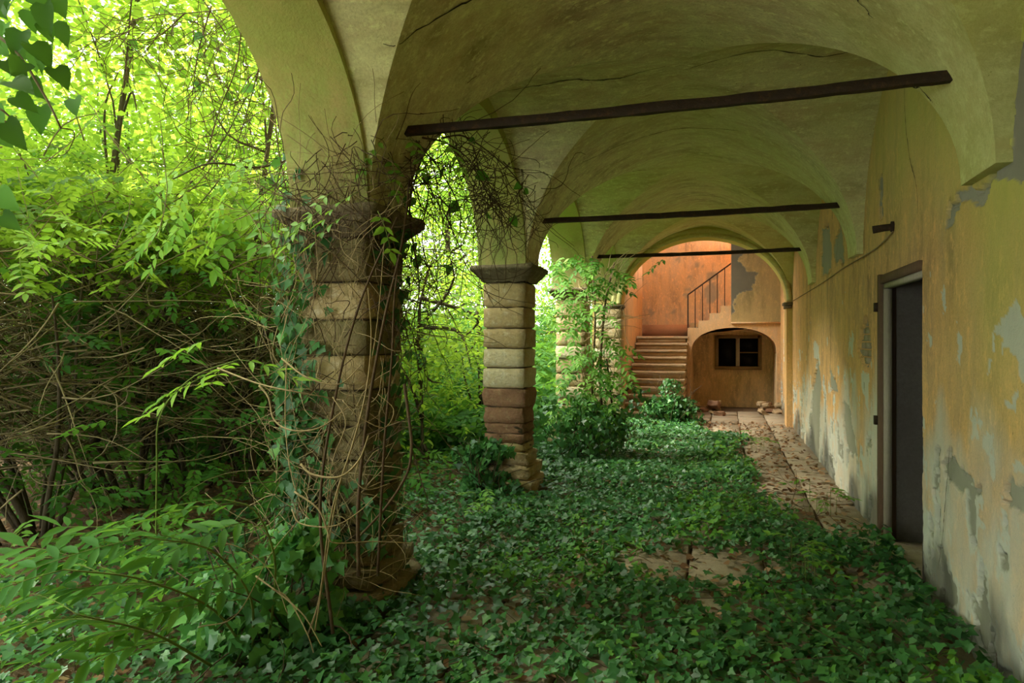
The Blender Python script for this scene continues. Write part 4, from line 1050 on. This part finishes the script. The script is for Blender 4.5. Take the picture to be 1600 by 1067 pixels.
def ivy_mound(c, r, h, n_, label, nparts=60, lumps=16):
    t = thing('ivy_mound', c, label, 'ivy'); c = np.asarray(c)
    cc = c + np.stack([rng.normal(0, r * .55, lumps), rng.normal(0, r * .4, lumps), h * rng.uniform(.05, .8, lumps) ** 1.3], 1); rr = r * rng.uniform(.35, .75, lumps) * (1 - .4 * (cc[:, 2] - c[2]) / h)
    k = rng.integers(0, lumps, n_); u = unit(rnd(n_)); u[:, 2] = np.where(rng.random(n_) < .7, abs(u[:, 2]), u[:, 2])
    p = cc[k] + u * (rr[k] * rng.uniform(.6, 1.25, n_))[:, None]; p[:, 2] = np.maximum(p[:, 2], .03)
    place_leaves(t, IVY, M['ivy'], p, rnd(n_, .6) + (0, -.3, -.7), u + rnd(n_, .45) + (0, -.2, .2), rng.uniform(.045, .085, n_), rng.beta(2, 2.4, n_), nparts)
    mb = MB()
    for q in range(30): tube(mb, walk(c + rng.normal(0, .12, 3) * (1, 1, 0), (rng.normal(0, .5), rng.normal(0, .5), 1), h, 7, .7), .006, .003, 3)
    part('stems', mb, M['vine_dark'], t, kind='stuff')


c = at(1045, 640, 12.8); c[2] = 0; ivy_mound(c, .42, 1.0, 1900, 'ivy bush heaped against the foot of the staircase')
c = at(900, 690, 9.2); c[2] = 0; ivy_mound(c, .75, .75, 1500, 'dark ivy mound at the foot of the third pillar')
c = at(762, 760, 7.0); c[2] = 0; ivy_mound(c, .26, .62, 700, 'ivy creeping up the left foot of the bare pillar')
c = at(420, 960, 3.6); c[2] = 0; ivy_mound(c, .36, .7, 800, 'ivy heaped on the left foot of the nearest pillar', 80)

# ---- rubble near the recess
for k in range(22):
    px, py = rng.uniform(1085, 1125) if k < 12 else rng.uniform(1188, 1222), rng.uniform(632, 648)
    c = at(px, 645, rng.uniform(14.3, 15.6)); sN = rng.uniform(.05, .13); c[2] = sN * .3 + (.12 if k % 3 == 0 else 0)
    me = stone_mesh(sN, sN * rng.uniform(.6, .9), sN * rng.uniform(.7, 1.1), M['brick'] if k % 4 == 0 else M['step'], .02, 900 + k)
    o = link('rubble_block', me); o.matrix_basis = Matrix.Translation(c) @ Matrix.Rotation(rng.uniform(0, 6), 4, 'Z') @ Matrix.Rotation(rng.normal(0, .35), 4, 'X')
    tag(o, 'broken masonry lump lying before the arched recess' if k < 12 else 'broken masonry lump heaped in the right corner of the arched recess', 'rubble', 'rubble before the recess' if k < 12 else 'rubble in the recess corner')


# ---- thicket shrubs: many bare stems, tangled twigs, a lit roof of leaves
def thicket(c, lab, grp, nst, h, ntw, nfr, spr, lean=(0, 0)):
    t = thing('thicket_shrub', (c[0], c[1], float(ground_z(c[0], c[1]))), lab, 'shrub', grp); tips = []
    for k in range(nst):
        a = rng.uniform(0, 6.28); b0 = np.array((c[0], c[1], float(ground_z(c[0], c[1])) - .03)) + np.array((math.cos(a), math.sin(a), 0)) * rng.uniform(.02, .28)
        P = walk(b0, (math.cos(a) * .45 + lean[0], math.sin(a) * .45 + lean[1], 1), h * rng.uniform(.8, 1.15), 12, .35); tips.append(P)
        mb = MB(); tube(mb, P, rng.uniform(.015, .036), .007, 6); part('stem', mb, M['bark'], t)
    mb = MB()
    for k in range(int(ntw * 2.3)):
        P = tips[int(rng.integers(nst))]; a = P[int(rng.integers(4, 12))] + rng.normal(0, .22 * spr, 3); a[2] = max(a[2], .55)
        tube(mb, walk(a, (rng.normal(0, 1), rng.normal(0, 1), rng.normal(.1, .35)), rng.uniform(.5, 1.5), 8, .5), rng.uniform(.004, .009), .002, 3)
    part('twigs', mb, M['twig'], t, kind='stuff')
    nfr = int(nfr * 1.6); a = rng.uniform(0, 6.28, nfr); rr = spr * np.sqrt(rng.random(nfr)) * 1.5
    p = np.stack([c[0] + lean[0] * h * .6 + rr * np.cos(a), c[1] + lean[1] * h * .6 + rr * np.sin(a), h * .97 + rng.normal(0, .27, nfr) + .25 * np.sin(rr * 3 + c[0])], 1)
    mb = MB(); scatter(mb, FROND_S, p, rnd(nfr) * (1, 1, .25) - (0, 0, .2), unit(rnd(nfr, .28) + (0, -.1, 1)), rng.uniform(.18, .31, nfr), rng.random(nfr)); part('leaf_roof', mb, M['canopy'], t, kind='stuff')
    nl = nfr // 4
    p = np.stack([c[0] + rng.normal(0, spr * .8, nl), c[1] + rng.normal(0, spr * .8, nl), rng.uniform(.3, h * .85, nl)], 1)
    mb = MB(); scatter(mb, FROND_S, p, rnd(nl) * (1, 1, .3) - (0, 0, .2), unit(rnd(nl, .3) + (0, 0, 1)), rng.uniform(.2, .34, nl), rng.random(nl) * .8); part('inner_leaves', mb, M['shade'], t, kind='stuff')


for (px, d, h, ln, lab) in ((60, 5.6, 2.7, (-.1, 0), 'tangled brown shrub at the left edge under a roof of bright leaves'), (205, 6.6, 2.9, (-.35, -.1), 'multi-stemmed shrub whose dark trunks lean left, left of the near pillar'), (300, 7.4, 3.1, (.05, 0), 'upright dark-stemmed shrub clump in the middle of the garden thicket'), (395, 8.3, 3.1, (.1, .1), 'dark shrub clump deeper in the thicket, just left of the near pillar')):
    c = at(px, 530, d); thicket(c, lab, None, 13, h, 420, 430, 1.15, ln)
for (px, d, h, lab) in ((-60, 7.5, 2.9, 'twiggy shrub in the deep shade at the left edge, behind the front shrub'), (110, 8.6, 3.1, 'twiggy shrub behind the two leftmost thicket shrubs'), (230, 9.8, 3.2, 'twiggy shrub behind the left-leaning dark trunks'),
        (340, 10.8, 3.3, 'thin-stemmed shrub behind the upright clump of the thicket'), (440, 11.5, 3.3, 'rearmost twiggy shrub, seen beside the near pillar'), (10, 10.5, 3.2, 'twiggy shrub farthest back at the left edge')):
    c = at(px, 530, d); thicket(c, lab, None, 7, h, 300, 420, 1.4)


# ---- trees
def tree(name, c, lab, grp, h0, h1, R, ncl, nl, size, mat, trunk=.12, tpl=DIAM, bt=.3, tone_hi=1.0, flat=.5):
    gz = float(ground_z(c[0], c[1])); t = thing(name, (c[0], c[1], gz), lab, 'tree', grp)
    top = np.array((c[0] + rng.normal(0, .3), c[1] + rng.normal(0, .3), h0 + (h1 - h0) * .7))
    P = spline([np.array((c[0], c[1], gz - .05)), np.array((c[0], c[1], 0)) + rng.normal(0, .15, 3) * (1, 1, 0) + (0, 0, h0 * .6), top], 12)
    mb = MB(); tube(mb, P, trunk, trunk * .4, 7); part('trunk', mb, M['bark'], t)
    u = unit(rnd(ncl)) * (rng.random((ncl, 1)) ** .45); C_ = np.array((c[0], c[1], (h0 + h1) / 2)) + u * np.array((R, R, (h1 - h0) / 2))
    for k in range(min(10, ncl)):
        mb = MB(); a = P[int(rng.integers(5, 12))]; tube(mb, spline([a, (a + C_[k]) / 2 + rng.normal(0, .2, 3), C_[k]], 8), trunk * bt, .005, 5); part('branch', mb, M['bark'], t)
    idx = rng.integers(0, ncl, nl); sp_ = .30 + .14 * R
    p = C_[idx] + rnd(nl) * np.array((sp_, sp_, sp_ * flat)); ctone = rng.normal(0, .13, ncl)
    mb = MB(); scatter(mb, tpl, p, rnd(nl) * (1, 1, .3) - (0, 0, .35), unit(rnd(nl, .42) + (0, 0, 1)), rng.uniform(.7, 1.25, nl) * size, np.clip(rng.random(nl) * tone_hi + ctone[idx], 0, 1)); part('crown', mb, mat, t, kind='stuff')


def gp(px, d): a = at(px, 530, d); return a[:2]


tree('overhanging_tree', gp(150, 6.5), 'tree whose small round leaves overhang the thicket at the upper left', None, 3.6, 6.6, 2.0, 60, 6500, .085, M['canopy'], .05, ROUND)
tree('overhanging_tree', gp(395, 7.2), 'tree with a light crown just outside the near arch', None, 3.5, 6.6, 1.5, 45, 4200, .085, M['canopy'], .045, ROUND)
for px, d, lab in ((-120, 13, 'woodland tree at the far left edge behind the thicket'), (75, 14, 'woodland tree behind the leftmost thicket shrubs'), (215, 13.5, 'woodland tree behind the left-leaning dark trunks'), (345, 15.5, 'woodland tree behind the upright clump of the thicket'),
        (455, 14, 'woodland tree hard beside the left edge of the near pillar'), (150, 21, 'distant woodland tree filling the gap at the left behind the thicket'), (300, 22, 'distant woodland tree behind the middle of the thicket'), (420, 23, 'distant woodland tree just left of the near arch'),
        (700, 19, 'woodland tree between the near pillar and the bare pillar'), (745, 27, 'distant woodland tree just left of the bare pillar'), (600, 24, 'distant woodland tree hidden mostly by the near pillar'), (900, 27, 'distant woodland tree between the bare pillar and the third pillar')):
    tree('woodland_tree', gp(px, d), lab, None, 1.6 if d > 14 else 2.4, rng.uniform(8, 10.5), rng.uniform(2.2, 2.9), 60, 9000, .15 if d < 18 else .19, M['canopy'], .10)
for c, lab in (((-6.0, 1.0), 'unseen garden tree added left of the viewer to block light'), ((-5.0, -2.6), 'unseen garden tree added behind the viewer to block light'), ((-9.2, 3.2), 'unseen dense garden tree added at the far left to shade the near garden')):
    tree('woodland_tree', np.array(c), lab, None, 2.2, 8.0, 2.5, 70, 7500, .19, M['canopy'], .14)  # unseen trees added to block sky and sun at the near bays
for px, d, lab in ((665, 8.6, 'low bright sapling right behind the near pillar'), (735, 10.5, 'bright sapling beside the left face of the bare pillar'), (700, 13, 'bright sapling midway between the near and the bare pillar, farther back'), (875, 17, 'small sapling beyond the third pillar'), (590, 9.5, 'sapling hidden mostly by the near pillar')):
    tree('woodland_sapling', gp(px, d), lab, None, .25, rng.uniform(2.3, 3.2), .75, 36, 2000, .10, M['canopy'], .03, LEAFLET, 1.0)
# ---- low growth, too dense to count
mb = MB(); n = 32000
d = rng.uniform(9, 26, n); px = rng.uniform(-800, 960, n); lat = (px - 800) / FPX * d
x = -ST * d + CT * lat; y = CT * d + ST * lat; k = x < -2.75; x, y, d = x[k], y[k], d[k]; n = len(x)
p = np.stack([x, y, ground_z(x, y) + rng.random(n) ** 1.3 * np.clip((d - 7) * .22, .2, 2.6)], 1)
scatter(mb, FROND_S, p, rnd(n) * (1, 1, .3), unit(rnd(n, .35) + (0, -.1, 1)), rng.uniform(.3, .55, n), rng.random(n)); tag(link('undergrowth', mb.mesh('undergrowth', M['shade'])), 'dense green undergrowth filling the woodland floor', 'undergrowth', None, 'stuff')
mb = MB(); n = 1500
x = rng.uniform(-8, -2.7, n); y = rng.uniform(2.5, 13, n); k = (fbm(x * 1.3 + 8, y * 1.3) > .5) | (rng.random(n) < .2); x, y = x[k], y[k]; n = len(x)
p = np.stack([x, y, ground_z(x, y) + rng.uniform(.02, .32, n)], 1)
scatter(mb, FROND_M, p, rnd(n) * (1, 1, .3), unit(rnd(n, .3) + (0, -.1, 1)), rng.uniform(.2, .38, n), rng.random(n)); tag(link('woodland_herbs', mb.mesh('woodland_herbs', M['ivyfresh'])), 'low leafy herbs dotted over the brown forest floor', 'herbs', None, 'stuff')
